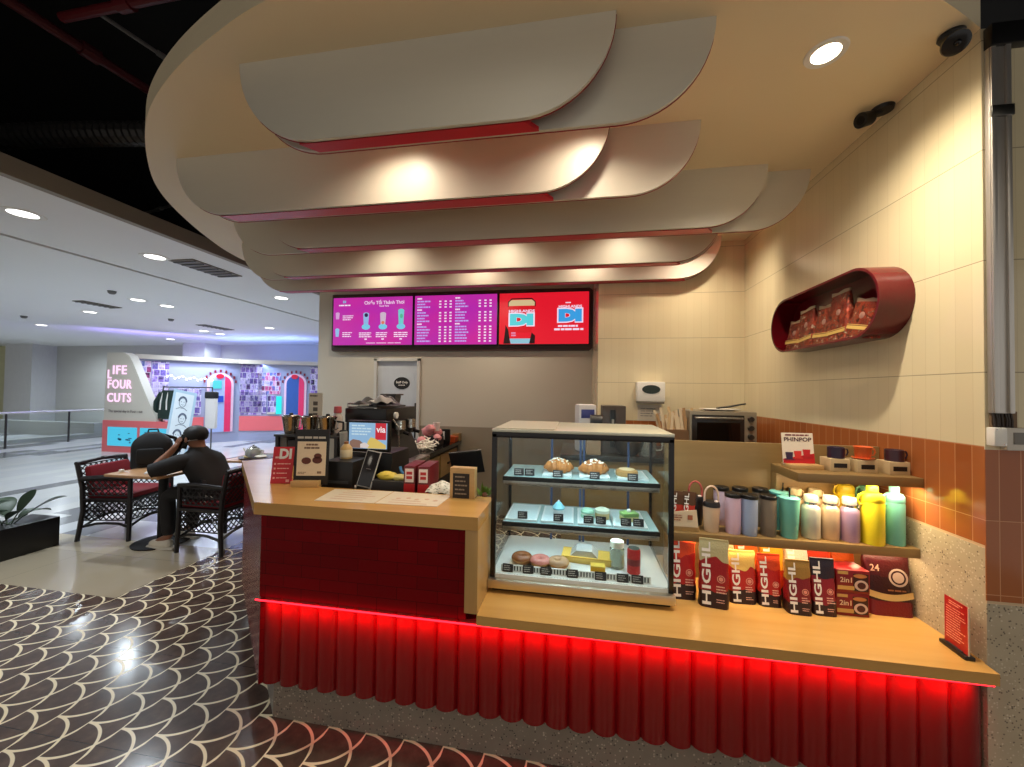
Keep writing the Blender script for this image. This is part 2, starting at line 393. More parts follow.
def spline(pts, seg=8):
    out = []
    P = [Vector((*p, 0)) for p in pts]
    for i in range(len(P)-1):
        a, b, cc, dd = P[max(i-1, 0)], P[i], P[i+1], P[min(i+2, len(P)-1)]
        for k in range(seg):
            t = k/seg
            q = .5*((2*b)+(cc-a)*t+(2*a-5*b+4*cc-dd)*t*t+(3*b-a-3*cc+dd)*t**3); out.append((q.x, q.y))
    out.append(tuple(P[-1][:2])); return out
edge = spline([(1.469, 1.662), (1.395, 1.615), (1.233, 1.521), (.9, 1.345), (.5, 1.18), (0, 1.07), (-.5, 1.06), (-1.093, 1.17), (-1.369, 1.246), (-1.697, 1.363), (-2.003, 1.504), (-2.258, 1.659), (-2.549, 1.887), (-2.834, 2.156), (-3.067, 2.47), (-3.335, 2.962), (-3.527, 3.473), (-3.60, 4.2), (-3.60, 4.98)], 6)
poly('ceiling', edge+[(1.469, 4.98)], 2.97, 3.085, PLASTER)

# dark open void above, and the hall's lower white ceiling
struct(MB().box(-12, 5, -5, 15, 4.7, 4.8).build('ceiling_void', pm(9, 9, 10, .9, 0, 'void_black'), smooth=False))  # plain near-black slab over the void
MALLC = pm(240, 240, 238, .6, 0, 'hall_ceiling_paint', .02)
sl = MB().box(-4.27, -4.02, -5, 15, 3.1, 3.19)          # edge band
sl.box(-5.66, -4.27, -5, 15, 3.1, 3.25); sl.box(-32, -5.74, -5, 15, 3.1, 3.25)
struct(sl.build('ceiling_hall', MALLC, smooth=False))
struct(MB().box(-5.665, -5.735, -5, 15, 3.16, 3.2).build('trim_1', pm(70, 66, 60, .7, 0, 'slot_grey'), smooth=False))
struct(MB().box(-4.05, -3.98, -5, 15, 3.08, 3.22).build('trim_2', pm(150, 140, 124, .6, 0, 'band_grey'), smooth=False))
UNLIT = pm(10, 10, 11, .9, 0, 'unlit_black')
struct(MB().box(-12, -11.9, -5, 15, 3.25, 4.7).box(5, 5.1, -5, 15, 3.1, 4.7).box(-12, 5, -5.1, -5, 3.1, 4.7).box(-12, 5, 15, 15.1, 3.1, 4.7).box(-12, -4.3, -5, 15, 3.252, 3.27).build('void_light_block', UNLIT, smooth=False))  # unseen walls added to block light; near-black sheet paints the unlit void floor
struct(MB().box(-32, 2, 11.9, 12.0, 0, 3.1).build('wall_hall', pm(192, 192, 186, .6, 0, 'hall_wall_paint'), smooth=False))
struct(MB().box(-32, -21.3, 11.8, 11.9, 0, 3.1).build('wall_hall_yellow', pm(196, 192, 150, .6, 0, 'hall_yellow_paint'), smooth=False))
struct(MB().box(-21.3, -20.0, 11.2, 11.9, 0, 3.1).build('pillar_hall', pm(206, 206, 204, .6, 0, 'hall_pillar_paint'), smooth=False))
struct(MB().box(-13.5, -12.6, 11.3, 11.9, 0, 3.1).build('pillar_hall_white', pm(224, 224, 224, .6, 0, 'hall_pillar_white'), smooth=False))

# =================================================================== CEILING BAFFLES
def board(x0, x1, ztop, zbot, r=.35, n=14):
    h = ztop-zbot; p = [(x0, ztop)]
    for i in range(1, n+1):
        a = pi/2*i/n; p.append((x0+r*(1-cos(a)), ztop-h*sin(a)))
    for i in range(n, 0, -1):
        a = pi/2*i/n; p.append((x1-r*(1-cos(a)), ztop-h*sin(a)))
    p.append((x1, ztop)); return p
ZB = 2.612
BAF = [(1.39, -1.42, .13, 1.465, -1.42, .49, 'nearest the camera, over the service counter'),
       (1.925, -2.385, .155, 2.02, -2.36, .605, 'second from the front'),
       (2.47, -2.29, 1.115, 2.56, -2.64, 1.39, 'third from front, reaching furthest right'),
       (3.09, -2.92, 1.08, 3.165, -3.15, 1.10, 'fourth from the front'),
       (3.55, -3.36, 1.235, 3.625, -3.36, 1.235, 'hindmost, just above the menu screens')]
for y0, a0, a1, y1, b0, b1, s in BAF:
    t = thing('ceiling_baffle', 'white rounded hanging ceiling baffle with red underside, '+s, 'ceiling baffle', ((a0+a1)/2, y0, 2.97), 0, 'rounded ceiling baffles')
    for nm, y, u0, u1 in (('front_board', y0, a0, a1), ('back_board', y1, b0, b1)):
        q = MB().prism(board(u0, u1, 2.97, ZB), y, y+.016).build(nm, BOARDW, t, True)
        MB().prism(board(u0-.003, u1+.003, 2.97, ZB-.003, .352), y+.0165, y+.019).build('edge_band', pm(150, 20, 26, .4, 0, 'edge_red'), q).data.transform(Matrix.Translation(-WLOC[t.name]))
    s0, s1 = max(a0, b0)+.30, min(a1, b1)-.33
    MB().prism([(s0-.02, y0+.0165), (s1, y0+.0165), (s1+.05, y1+.001), (s0+.03, y1+.001)], ZB-.004, ZB+.014, 'z').build('soffit', CRIM, t, True)

# =================================================================== LIGHTS
WARM = (1.0, .86, .66)
def spot(x, y, z, e, col=WARM, ang=140, blend=.6, r=.035, tgt=None):
    l = bpy.data.lights.new('lamp_or_fill_light', 'SPOT'); l.energy = e; l.color = col; l.spot_size = math.radians(ang); l.spot_blend = 1.0; l.shadow_soft_size = r
    o = bpy.data.objects.new('lamp_or_fill_light', l); COL.objects.link(o); o.location = (x, y, z)
    if tgt is not None: o.rotation_euler = (Vector(tgt)-Vector((x, y, z))).to_track_quat('-Z', 'Y').to_euler()
    return o
def downlight(x, y, z, label, e, col=WARM, r=.05, on=12.0, light=True, grp=None, rgb=(255, 236, 200), ang=140):
    t = thing('ceiling_downlight', label, 'ceiling light', (x, y, z), 0, grp)
    MB().lathe([(r*.86, -.004), (r*1.22, -.006), (r*1.28, 0), (r*.86, .0)], 24, cap=False).build('trim_ring', WHITE, t)
    MB().lathe([(0, -.0035), (r*.85, -.0035), (r*.85, 0), (0, 0)], 20).build('lamp_lens', em(*rgb, on, 'lamp_glow'), t)
    if light: spot(x, y, z-.02, e, col, ang)
    return t
G1 = 'warm recessed downlights of the shop'
downlight(.974, 1.693, 2.97, 'bright round recessed downlight in cream ceiling near right tiled wall', 125, r=.058, on=22, grp=G1, ang=150)
for i, (x, y, e, s) in enumerate([(-.92, 1.70, 27, 'left lamp behind the front baffle'), (.06, 1.70, 30, 'middle lamp behind the front baffle'),
        (-1.55, 2.83, 22, 'left lamp behind the third baffle'), (-.60, 2.83, 22, 'middle lamp behind the third baffle'), (.35, 2.83, 22, 'right lamp behind the third baffle'),
        (-1.9, 3.36, 16, 'left lamp behind the fourth baffle'), (-.9, 3.36, 16, 'middle lamp behind the fourth baffle'), (.1, 3.36, 17, 'right lamp behind the fourth baffle'),
        (1.0, 3.2, 60, 'lamp in the tiled back corner'), (-2.6, 4.2, 52, 'lamp before the staff door'), (-1.0, 4.2, 58, 'lamp before the grey rear wall')]):
    downlight(x, y, 2.97, 'small recessed warm downlight in shop ceiling, '+s, e, r=.04, grp=G1, ang=148)
HALLC = (.80, .91, 1.0)
HL = [(-4.817, 2.606), (-4.844, 3.704), (-4.866, 5.681), (-7.573, 5.54), (-7.564, 6.018), (-7.618, 8.526), (-9.859, 6.347), (-9.9, 8.842), (-9.971, 9.382), (-12.77, 10.3), (-13.34, 7.62)]
HN = ['nearest, at the left picture edge', 'beyond the first one along the dark slot', 'beside the rear wall corner of the shop', 'left one of the bright pair', 'right one of the bright pair', 'beside the booth header, right', 'left of the bright pair, further back', 'left one of the far pair', 'right one of the far pair', 'smallest, above the white pillar', 'dim one far left over the railing']
for (x, y), s in zip(HL, HN):
    downlight(x, y, 3.1, 'round white recessed downlight in hall ceiling, '+s, 150, HALLC, .11, 6.0, grp='hall ceiling downlights', rgb=(255, 252, 244), ang=165)
# unseen spots added behind and beside the viewer to brighten the front
for x, y, e in ((-2.6, -1.6, 150), (.4, -2.0, 170), (2.6, -.6, 120), (-5.0, .2, 150), (-.2, .5, 50)):
    spot(x, y, 3.05, e*.45, (1, .89, .73), 172, .8, .30)
for x, y, e in ((-17, 8.5, 260), (-17.5, 10.6, 200), (-12.2, 11.2, 60), (-6.5, 7.2, 120), (-20, 6.5, 200)): spot(x, y, 3.07, e, HALLC, 172, .8, .12)  # unseen spots added to lift the far hall and its back wall
# blue LED wash of the photo booth's own lamps
def area(x, y, z, sx, sy, e, col, tgt, name='strip_light'):
    l = bpy.data.lights.new(name, 'AREA'); l.shape = 'RECTANGLE'; l.size = sx; l.size_y = sy; l.energy = e; l.color = col
    o = bpy.data.objects.new(name, l); COL.objects.link(o); o.location = (x, y, z)
    o.rotation_euler = (Vector(tgt)-Vector((x, y, z))).to_track_quat('-Z', 'Y').to_euler(); return o
w = bpy.data.worlds.new('world'); SC.world = w; w.use_nodes = True
w.node_tree.nodes['Background'].inputs[0].default_value = (1, .96, .90, 1); w.node_tree.nodes['Background'].inputs[1].default_value = .55

# =================================================================== COUNTER
t = thing('service_counter', 'red tiled service counter with fluted red skirt on grey terrazzo plinth', 'counter', (0, 1.8, 0))
W45 = Vector((-.924, .85, 0)).normalized()   # direction of the angled wing
e0 = Vector((-1.435, 1.69, 0)); e1 = e0+W45*1.22
ins = Vector((.68, .74, 0))*.26
MB().prism([(1.45, 1.69), (-1.435, 1.69), (e1.x, e1.y), (e1.x+ins.x, e1.y+ins.y), (-1.36, 1.90), (1.45, 1.90)], 0, .20, 'z').build('plinth', PLINTH, t, True, smooth=False)
def flute(n0=-1.490, n1=1.460, p=.0985, d=.028, z0=.185, z1=.60, yb=1.688):
    front = []; k = 0; x = n0; st = 10
    nf = int(round((n1-n0)/p)); p = (n1-n0)/nf
    for f in range(nf):
        for i in range(st):
            s = i/st; front.append((n0+(f+s)*p, yb-.012-d*(abs(sin(pi*s))**.62)))
    front.append((n1, yb-.012))
    return MB().prism(front+[(n1, yb), (n0, yb)], z0, z1, 'z')
FLRED = pm(112, 5, 13, .27, 0, 'satin_red_panel', .03)
flute().build('fluted_panel', FLRED, t, True, ang=50)
# side skirt and tiles of the wing
sk0 = Vector((-1.476, 1.64, 0)); sk1 = sk0+W45*1.27
MB().prism([(sk0.x, sk0.y), (sk1.x, sk1.y), (sk1.x+.05, sk1.y+.055), (sk0.x+.05, sk0.y+.055)], .185, 1.0, 'z').build('tile_side', REDTILE, t, True, smooth=False)
MB().box(-1.475, -.46, 1.632, 1.70, .605, 1.0).build('tile_front', REDTILE, t, True, smooth=False)
MB().prism([(-.46, 1.70), (-1.41, 1.70), (sk1.x+.05, sk1.y+.055), (sk1.x+ins.x, sk1.y+ins.y), (-1.37, 1.90), (-.46, 1.90)], .2, 1.0, 'z').build('bar_body', pm(60, 30, 26, .6, 0, 'bar_body_paint'), t, True, smooth=False)
MB().box(-.46, 1.45, 1.688, 2.36, .2, .6).build('low_body', pm(70, 40, 30, .6, 0, 'low_body_paint'), t, True, smooth=False)
MB().box(-.461, -.404, 1.612, 1.92, .6455, 1.0, .002).build('end_panel', OAKY, t, True, ang=30)
bt = [(-.404, 1.605), (-1.492, 1.605), (-2.415, 2.478), (-2.415+ins.x, 2.478+ins.y), (-1.37, 1.925), (-.404, 1.925)]
tag(MB().prism(bt, 1.001, 1.058, 'z').build('bar_counter', OAK, smooth=False), 'honey coloured wooden bar top with an angled left wing', 'worktop')
tag(MB().prism([(-.404, 1.605), (1.457, 1.605), (1.462, 1.66), (1.4685, 1.67), (1.4685, 2.40), (-.404, 2.40)], .604, .645, 'z').build('low_worktop', OAK, smooth=False), 'low honey coloured wooden worktop carrying the glass pastry case', 'worktop')
led = tag(MB().box(-1.476, 1.445, 1.608, 1.613, .5985, .6035).build('led_strip', em(255, 30, 46, 5, 'red_led'), smooth=False), 'thin glowing red light strip along top of the fluted counter skirt', 'light strip')
la = area(-.02, 1.611, .597, 2.84, .006, 7.0, (1, .012, .03), (-.02, 1.611+.57, .597-.82), 'red_strip_light'); la.data.spread = math.radians(84)

# =================================================================== DISPLAY SHELF on the low worktop
t = thing('display_shelf', 'light wooden retail shelf unit of two tiers against the right tiled wall', 'shelf', (.95, 2.1, .645))
MB().box(.47, 1.468, 2.152, 2.172, .645, 1.352, .002).build('back_panel', OAKB, t, True, ang=30)
MB().box(.45, 1.4685, 1.928, 2.152, .905, .945, .002).build('shelf', OAKB, t, True, ang=30)
MB().box(.985, 1.4685, 1.91, 2.152, 1.212, 1.252, .002).build('shelf', OAKB, t, True, ang=30)
MB().box(.985, 1.003, 2.10, 2.152, .945, 1.212, .002).build('divider', OAKB, t, True, ang=30)
for x0, x1, z, e_, ye in ((.5, 1.45, .903, 2.4, 2.128), (.50, 1.45, .903, 1.4, 1.938), (1.0, 1.45, 1.210, 2.8, 1.922)):
    b = MB().box(x0, x1, ye, ye+.012, z+.0015, z+.006).build('shelf_light', em(255, 214, 140, 8, 'shelf_led'), t, True, smooth=False)
    area((x0+x1)/2, ye-.006 if ye > 2 else ye+.006, z-.0005, x1-x0, .01, e_, (1, .74, .42), ((x0+x1)/2, 1.9 if ye > 2 else 1.97, z-.3), 'shelf_strip_light')

# ------------------------------------------------------------------ drinkware on the lower tier
TUM, TUMLIDS = {}, None
def tumbler(name, loc, rgb, label, grp='lidded tumblers on the shelf'):
    t = thing(name, label, 'tumbler', loc, random.uniform(-.5, .5), grp)
    MB().lathe([(0, 0), (.0295, 0), (.0315, .003), (.0335, .05), (.0345, .165), (.034, .169), (0, .169)], 28).build('body', pm(*rgb, .38, 0, 'tumbler_coat', .03), t)
    l = MB().lathe([(0, .169), (.0352, .169), (.0362, .173), (.0358, .184), (.033, .1875), (.028, .1865), (0, .1845)], 28).build('lid', BLACK, t)
    MB().box(-.012, .012, -.03, -.014, .1855, .190, .002).build('sip_tab', BLACK, t)
    return t
S = .945
tumbler('tumbler', (.742, 1.979, S), (226, 192, 212), 'pink lilac tumbler with black lid, front row beside the blue one')
tumbler('tumbler', (.809, 1.968, S), (158, 176, 208), 'slate blue tumbler with black lid in the front row')
tumbler('tumbler', (.894, 1.979, S), (132, 120, 104), 'taupe grey tumbler with black lid in the front row')
tumbler('tumbler', (.733, 2.105, S), (222, 200, 222), 'pale lilac tumbler with black lid, behind the pink lilac one')
tumbler('tumbler', (.823, 2.108, S), (140, 162, 172), 'grey blue tumbler with black lid, behind the slate blue one')
tumbler('tumbler', (.918, 2.113, S), (122, 112, 100), 'taupe grey tumbler with black lid, in the back row')
def strawcup(loc, rgb, label, lean):
    t = thing('straw_cup', label, 'straw cup', loc, 0, 'teal straw cups')
    MB().lathe([(0, 0), (.031, 0), (.033, .004), (.042, .172), (.0415, .176), (0, .176)], 30).build('body', pm(*rgb, .3, 0, 'cup_coat', .03), t)
    MB().lathe([(0, .1765), (.0428, .1765), (.043, .181), (.036, .1845), (0, .184)], 30).build('lid', pm(120, 200, 196, .25, 0, 'cup_lid'), t)
    MB().cyl((.004, 0, .10), (.004+lean, .0, .225), .0034, n=10).build('straw', BLACK, t)
strawcup((.980, 1.973, S), (110, 190, 176), 'sea green straw cup with pale lid, front row of the shelf', -.003)
strawcup((.992, 2.085, S), (84, 170, 176), 'dark teal straw cup with long straw, behind the sea green one', .013)
def handlecup(loc, rgb, rl, rh, label, name='loop_handle_cup'):
    t = thing(name, label, 'tumbler', loc, 0, 'cups with loop handles')
    MB().lathe([(0, 0), (.030, 0), (.0315, .004), (.0375, .112), (.037, .118), (0, .118)], 28).build('body', pm(*rgb, .4, 0, 'loop_cup_coat', .03), t)
    MB().lathe([(0, .118), (.0385, .118), (.039, .126), (.034, .140), (.010, .143), (0, .143)], 28).build('lid', pm(*rl, .35, 0, 'loop_cup_lid'), t)
    MB().tube([(-.031, 0, .126)]+[(-.031*cos(pi*i/14), 0, .165+.047*sin(pi*i/14)) for i in range(15)]+[(.031, 0, .126)], .0048, 8).build('loop_handle', pm(*rh, .45, 0, 'loop_handle'), t)
    MB().ball((.016, -.016, .144), .009, 10, (1, 1, .6)).build('spout_cap', pm(236, 214, 206, .4), t)
handlecup((.649, 1.987, S), (222, 190, 158), (34, 28, 30), (230, 196, 170), 'cream cup with black lid and cream loop handle on shelf')
handlecup((.602, 2.075, S), (30, 26, 28), (34, 30, 32), (196, 90, 84), 'black cup with coral loop handle, behind the cream one')
def flask(loc, rgb, cap, label, loop=True, h=1.0):
    t = thing('steel_flask', label, 'flask', loc, random.uniform(-.3, .3), 'small steel flasks on the shelf')
    b = MB().lathe([(0, 0), (.033, 0), (.0362, .005), (.0366, .128), (.0345, .141), (.026, .150), (.0245, .152), (0, .152)], 30).build('body', pm(*rgb, .3, .35, 'flask_coat', .03), t)
    MB().lathe([(0, .152), (.0245, .152), (.0245, .164), (0, .164)], 26).build('neck', CHROME, t)
    MB().lathe([(0, .164), (.0262, .164), (.0272, .167), (.0272, .190), (.0250, .195), (0, .196)], 26).build('cap', pm(*cap, .4, 0, 'flask_cap'), t)
    if loop: MB().tube([(.026, 0, .186), (.038, 0, .182), (.041, 0, .160), (.036, 0, .148)], .0028, 7).build('cap_loop', pm(*cap, .4, 0, 'flask_cap'), t)
flask((1.079, 1.99, S), (216, 220, 208), (234, 226, 208), 'silvery white steel flask with ivory cap in the front row')
flask((1.159, 1.992, S), (230, 202, 168), (238, 226, 204), 'beige steel flask with ivory cap in the front row')
flask((1.231, 1.98, S), (190, 162, 206), (228, 214, 214), 'lilac steel flask with pale cap in the front row')
flask((1.075, 2.11, S), (214, 184, 146), (224, 200, 160), 'beige steel flask at the back, behind the silvery white one')
flask((1.165, 2.115, S), (214, 186, 150), (226, 204, 164), 'beige steel flask at the back, behind the beige front one')
def bottle(loc, rgb, label, h=.186, r=.0415, tall=.257):
    t = thing('sport_bottle', label, 'bottle', loc, 0, 'large sports bottles on the shelf')
    m = pm(*rgb, .34, 0, 'bottle_coat', .03); dk = pm(int(rgb[0]*.9), int(rgb[1]*.9), int(rgb[2]*.9), .4, 0, 'bottle_cap', .03)
    MB().lathe([(0, 0), (r*.93, 0), (r, .005), (r, h*.96), (r*.95, h), (0, h)], 30).build('body', m, t)
    cp = MB().lathe([(0, h), (r*.97, h), (r, h+.004), (r*.97, h+.026), (r*.8, h+.036), (r*.5, h+.040), (0, h+.040)], 30).build('cap', dk, t)
    MB().lathe([(r*.5, h+.038), (r*.5, tall-.006), (r*.42, tall), (0, tall)], 18).build('spout', dk, t)
    MB().tube([(-r*.9, -.006, h+.034), (-r*1.3, -.006, h+.028), (-r*1.5, -.006, h+.004), (-r*1.25, -.006, h-.014), (-r*.95, -.006, h-.012)], .0042, 8).build('carry_loop', m, t)
bottle((1.313, 1.967, S), (240, 226, 44), 'bright yellow sports bottle with carry loop in the front row', r=.0425)
bottle((1.407, 1.978, S), (120, 208, 198), 'turquoise sports bottle nearest the right tiled wall', r=.036)
bottle((1.30, 2.12, S), (232, 196, 40), 'golden yellow sports bottle at the back, behind the lilac flask', r=.036, tall=.25)
bottle((1.385, 2.11, S), (100, 158, 124), 'green sports bottle at the back, between yellow and turquoise ones', r=.034, tall=.25)
# small pouches with a card, left end of the lower tier
# ------------------------------------------------------------------ coffee pouches
def pouch_mb(w, d, h, top=.012, n=22):
    mb = MB(); rings = []
    for i in range(n+1):
        t = i/n; z = h*t; dd = d*(1-t)+top*t if t < .93 else top*(1-(t-.93)/.07*.6)
        ww = w*(1-.03*sin(pi*t)); rr = min(dd, ww)*.28
        yb = dd/2; jx = .0016*sin(23*t+w*90)
        ring = []
        for (cx, cy, a0) in ((ww/2-rr, -yb+rr, -pi/2), (ww/2-rr, yb-rr, 0), (-ww/2+rr, yb-rr, pi/2), (-ww/2+rr, -yb+rr, pi)):
            for k in range(4):
                a = a0+pi/2*k/3; ring.append((cx+rr*cos(a)+jx, cy+rr*sin(a), z))
        rings.append(mb._v(ring))
    m = len(rings[0])
    for A, B in zip(rings, rings[1:]):
        for k in range(m): mb.bm.faces.new((A[k], A[(k+1) % m], B[(k+1) % m], B[k]))
    mb.bm.faces.new(rings[0][::-1]); mb.bm.faces.new(rings[-1]); return mb
def fronty(z, d, h, top): return -(d*(1-z/h)+top*z/h)/2
DKB = c(44, 18, 18)
def coffee_pouch(loc, w, h, mid, hi, label, rz=0, d=.075, split=.62, seed=0., side=None, writing='HIGHL', stamp=True, grp='upright coffee pouches on the low worktop', lean=None, small=False):
    t = thing('coffee_pouch', label, 'coffee bag', loc, rz, grp)
    top = .012
    b = pouch_mb(w, d, h, top).build('pouch', m_bag(DKB, c(*mid), c(*hi), h, .10, seed, split), t, ang=60)
    MB().box(-w*.485, w*.485, -.0035, .0035, h-.002, h+.006).build('top_seal', pm(*hi, .4, .1), t)
    fy = lambda p, e=.0016: Vector((p.x, fronty(p.z, d, h, top)-e, p.z))
    # the word runs up the left of the front
    text(writing, w*.40, WHITEINK, t, (-w*.25, 0, h*.50), u=(0, 0, 1), v=(-1, 0, 0), bold=.0011, fn=fy, width=h*.93)
    if stamp:
        mb = MB()
        for r0, r1 in ((w*.135, w*.105), (w*.075, 0)):
            pts = [(w*.22+r0*cos(2*pi*i/22), h*.44+r0*sin(2*pi*i/22)) for i in range(22)]
            if r1:
                pin = [(w*.22+r1*cos(2*pi*i/22), h*.44+r1*sin(2*pi*i/22)) for i in range(22)]
                A = mb._v([(p[0], 0, p[1]) for p in pts]); B = mb._v([(p[0], 0, p[1]) for p in pin])
                for i in range(22): mb.bm.faces.new((A[i], A[(i+1) % 22], B[(i+1) % 22], B[i]))
            else: mb.bm.faces.new(mb._v([(p[0], 0, p[1]) for p in pts]))
        for v in mb.bm.verts: v.co = fy(v.co)
        mb.build('emblem', pm(226, 150, 130, .5, 0, 'emblem_ink'), t, smooth=False)
        mb = MB(); bars(mb, w*.06, w*.40, h*.335, 3, h*.042, h*.018, 0); bars(mb, w*.06, w*.36, h*.14, 2, h*.035, h*.012, 0)
        for v in mb.bm.verts: v.co = fy(v.co, .001 if v.co.y > -.0003 else .0016)
        mb.build('small_print', pm(232, 176, 156, .5, 0, 'print_ink'), t, smooth=False)
    return t
S = .645
coffee_pouch((.506, 1.945, S),   .118, .272, (176, 22, 22), (222, 70, 30), 'red and orange coffee pouch standing tight against the pastry case', .05, split=.70, seed=.3)
coffee_pouch((.628, 1.893, S), .122, .288, (160, 18, 24), (196, 186, 140), 'red coffee pouch with pale khaki top, tallest and furthest forward', -.16, split=.70, seed=1.1)
coffee_pouch((.768, 1.955, S), .118, .224, (186, 34, 26), (240, 204, 110), 'red coffee pouch with pale yellow wavy top, third from the left', .06, split=.66, seed=2.2)
coffee_pouch((.880, 1.95, S), .098, .220, (182, 30, 24), (206, 66, 30), 'narrow red coffee pouch with orange red top, fourth from the left', .02, split=.72, seed=3.1)
coffee_pouch((.977, 1.905, S), .098, .219, (128, 16, 28), (160, 120, 50), 'dark red coffee pouch with ochre top in the middle of the row', -.03, split=.66, seed=4.0)
coffee_pouch((1.081, 1.918, S), .097, .230, (140, 18, 36), (36, 26, 40), 'dark red coffee pouch with near black top beside the stacked boxes', .0, split=.66, seed=5.3)
for x, y, h, hi, lb, sd in ((.715, 2.03, .253, (236, 222, 170), 'cream topped coffee pouch in the back row behind the khaki topped one', 6.), (.823, 2.04, .253, (230, 110, 30), 'bright orange topped coffee pouch in the back row', 7.),
        (.93, 2.03, .253, (244, 180, 40), 'golden yellow topped coffee pouch glowing under the shelf light', 8.), (1.03, 2.02, .253, (226, 214, 196), 'white topped coffee pouch behind the near black topped one', 9.)):
    coffee_pouch((x, y, S), .098, h, (196, 60, 30), hi, lb, .03, split=.5, seed=sd, writing='HIGHL', stamp=False, grp='coffee pouches in the back row')
# instant coffee boxes, stacked
def carton(z, label, dx=0):
    t = thing('coffee_carton', label, 'carton', (1.196+dx, 1.955, z), 0, 'stacked coffee cartons')
    MB().box(-.064, .064, -.05, .05, 0, .0985, .003).build('carton', pm(132, 16, 24, .35, 0, 'carton_print'), t, ang=30)
    MB().box(.000, .058, -.0512, -.0502, .010, .085).build('dark_panel', pm(52, 16, 16, .4, 0, 'carton_dark'), t, smooth=False)
    mb = MB(); mb.box(-.060, .004, -.0514, -.0503, .014, .030); mb.box(-.060, -.02, -.0514, -.0503, .08, .092); mb.build('gold_band', pm(206, 166, 92, .45, 0, 'carton_gold'), t, smooth=False)
    text('2in1', .03, pm(236, 206, 170, .5), t, (-.026, -.0515, .055), bold=.0006)
    MB().lathe([(0, 0), (.026, 0), (.026, .0012), (0, .0012)], 24, sx=1, sy=.86).xf(frame3((.030, -.0516, .036), (1, 0, 0), (0, 0, 1))).build('emblem', pm(214, 190, 178, .5), t)
    MB().lathe([(0, 0), (.016, 0), (.016, .001), (0, .001)], 20, sx=1, sy=.9).xf(frame3((.030, -.0530, .036), (1, 0, 0), (0, 0, 1))).build('emblem_heart', pm(74, 26, 24, .5), t)
    MB().lathe([(0, 0), (.026, 0), (.026, .001), (0, .001)], 20, sx=1, sy=.32).xf(frame3((.026, -.0516, .076), (1, 0, 0), (0, 0, 1))).build('cup_picture', pm(196, 132, 74, .5), t)
carton(S, 'dark red coffee carton, lower of the two stacked cartons')
carton(S+.0988, 'dark red coffee carton, upper of the two stacked cartons', .002)
for x, y, lb, col in ((1.137, 2.05, 'bright red coffee pouch lying behind the stacked cartons', (206, 32, 26)), (1.245, 2.06, 'orange red coffee pouch behind the cartons, right', (214, 70, 34))):
    t = thing('coffee_pouch', lb, 'coffee bag', (x, y, S), 0, 'coffee pouches in the back row')
    pouch_mb(.10, .07, .245).build('pouch', m_bag(DKB, c(*col), c(min(255, col[0]+20), col[1]+30, col[2]), .245, .1, x*9, .75), t, ang=60)
    MB().box(-.048, .048, -.0035, .0035, .243, .251).build('top_seal', pm(230, 190, 150, .4), t)
t = thing('coffee_bag', 'large dark maroon coffee bag with tan band at right end of row', 'coffee bag', (1.372, 1.985, S))
pouch_mb(.178, .10, .25, .016).build('bag', m_bag(c(120, 20, 28), c(52, 12, 18), c(74, 14, 20), .25, .05, 2.), t, ang=60)
fyb = lambda p, e=.0018: Vector((p.x, fronty(p.z, .10, .25, .016)-e, p.z))
mb = MB(); ar = 14
A = [(-.086+.172*i/ar, .078-.016*sin(pi*i/ar)) for i in range(ar+1)]
lo = mb._v([(x, 0, z) for x, z in A]); hi = mb._v([(x, 0, z+.026) for x, z in A])
for i in range(ar): mb.bm.faces.new((lo[i], lo[i+1], hi[i+1], hi[i]))
for v in mb.bm.verts: v.co = fyb(v.co)
mb.build('tan_band', pm(206, 172, 110, .5), t, smooth=False)
text('24', .038, pm(206, 160, 140, .5), t, (-.052, 0, .192), fn=fyb, bold=.0005)
mb = MB()
for r0, r1 in ((.037, .029), (.022, .0)):
    o_ = [(.036+r0*cos(2*pi*i/26), .158+r0*sin(2*pi*i/26)) for i in range(26)]
    if r1:
        i_ = [(.036+r1*cos(2*pi*i/26), .158+r1*sin(2*pi*i/26)) for i in range(26)]
        A = mb._v([(p[0], 0, p[1]) for p in o_]); B = mb._v([(p[0], 0, p[1]) for p in i_])
        for i in range(26): mb.bm.faces.new((A[i], A[(i+1) % 26], B[(i+1) % 26], B[i]))
    else: mb.bm.faces.new(mb._v([(p[0], 0, p[1]) for p in o_]))
for v in mb.bm.verts: v.co = fyb(v.co)
mb.build('emblem', pm(206, 180, 170, .5), t, smooth=False)
MB().box(-.088, .088, -.006, .006, .242, .256).build('top_seal', pm(150, 30, 34, .3), t)
mb = MB(); bars(mb, -.01, .08, .108, 1, .01, .006, 0)
for v in mb.bm.verts: v.co = fyb(v.co, .0016)
mb.build('small_print', pm(190, 130, 90, .5), t, smooth=False)

# pair of small pouches propped on a wooden block with a card, left end of lower tier
t = thing('gift_pack', 'pair of small coffee pouches behind a cream card on shelf, beside pastry case', 'gift pack', (.520, 2.0, .945))
MB().box(-.075, .066, -.045, .035, 0, .022, .002).build('wood_base', BLOND, t)
for dx, sd in ((-.034, 1.), (.022, 4.)):
    b = pouch_mb(.062, .045, .15).build('pouch', m_bag(c(120, 24, 22), c(196, 50, 30), c(90, 56, 30), .15, .1, sd, .55), t, ang=60)
    b.location = (dx, .0, .028); b.rotation_euler = (0, .08, 0)
    text('HIGHL', .028, WHITEINK, b, (-.012, 0, .076), u=(0, 0, 1), v=(-1, 0, 0), bold=.0005, fn=lambda p: Vector((p.x, fronty(p.z, .045, .15, .012)-.0015, p.z)), width=.13)
cd = MB().prism([(-.072, 0), (.060, 0), (.052, .082), (-.070, .066)], -.050, -.047, 'y').build('card', CREAMP, t); cd.location = (0, 0, .022)
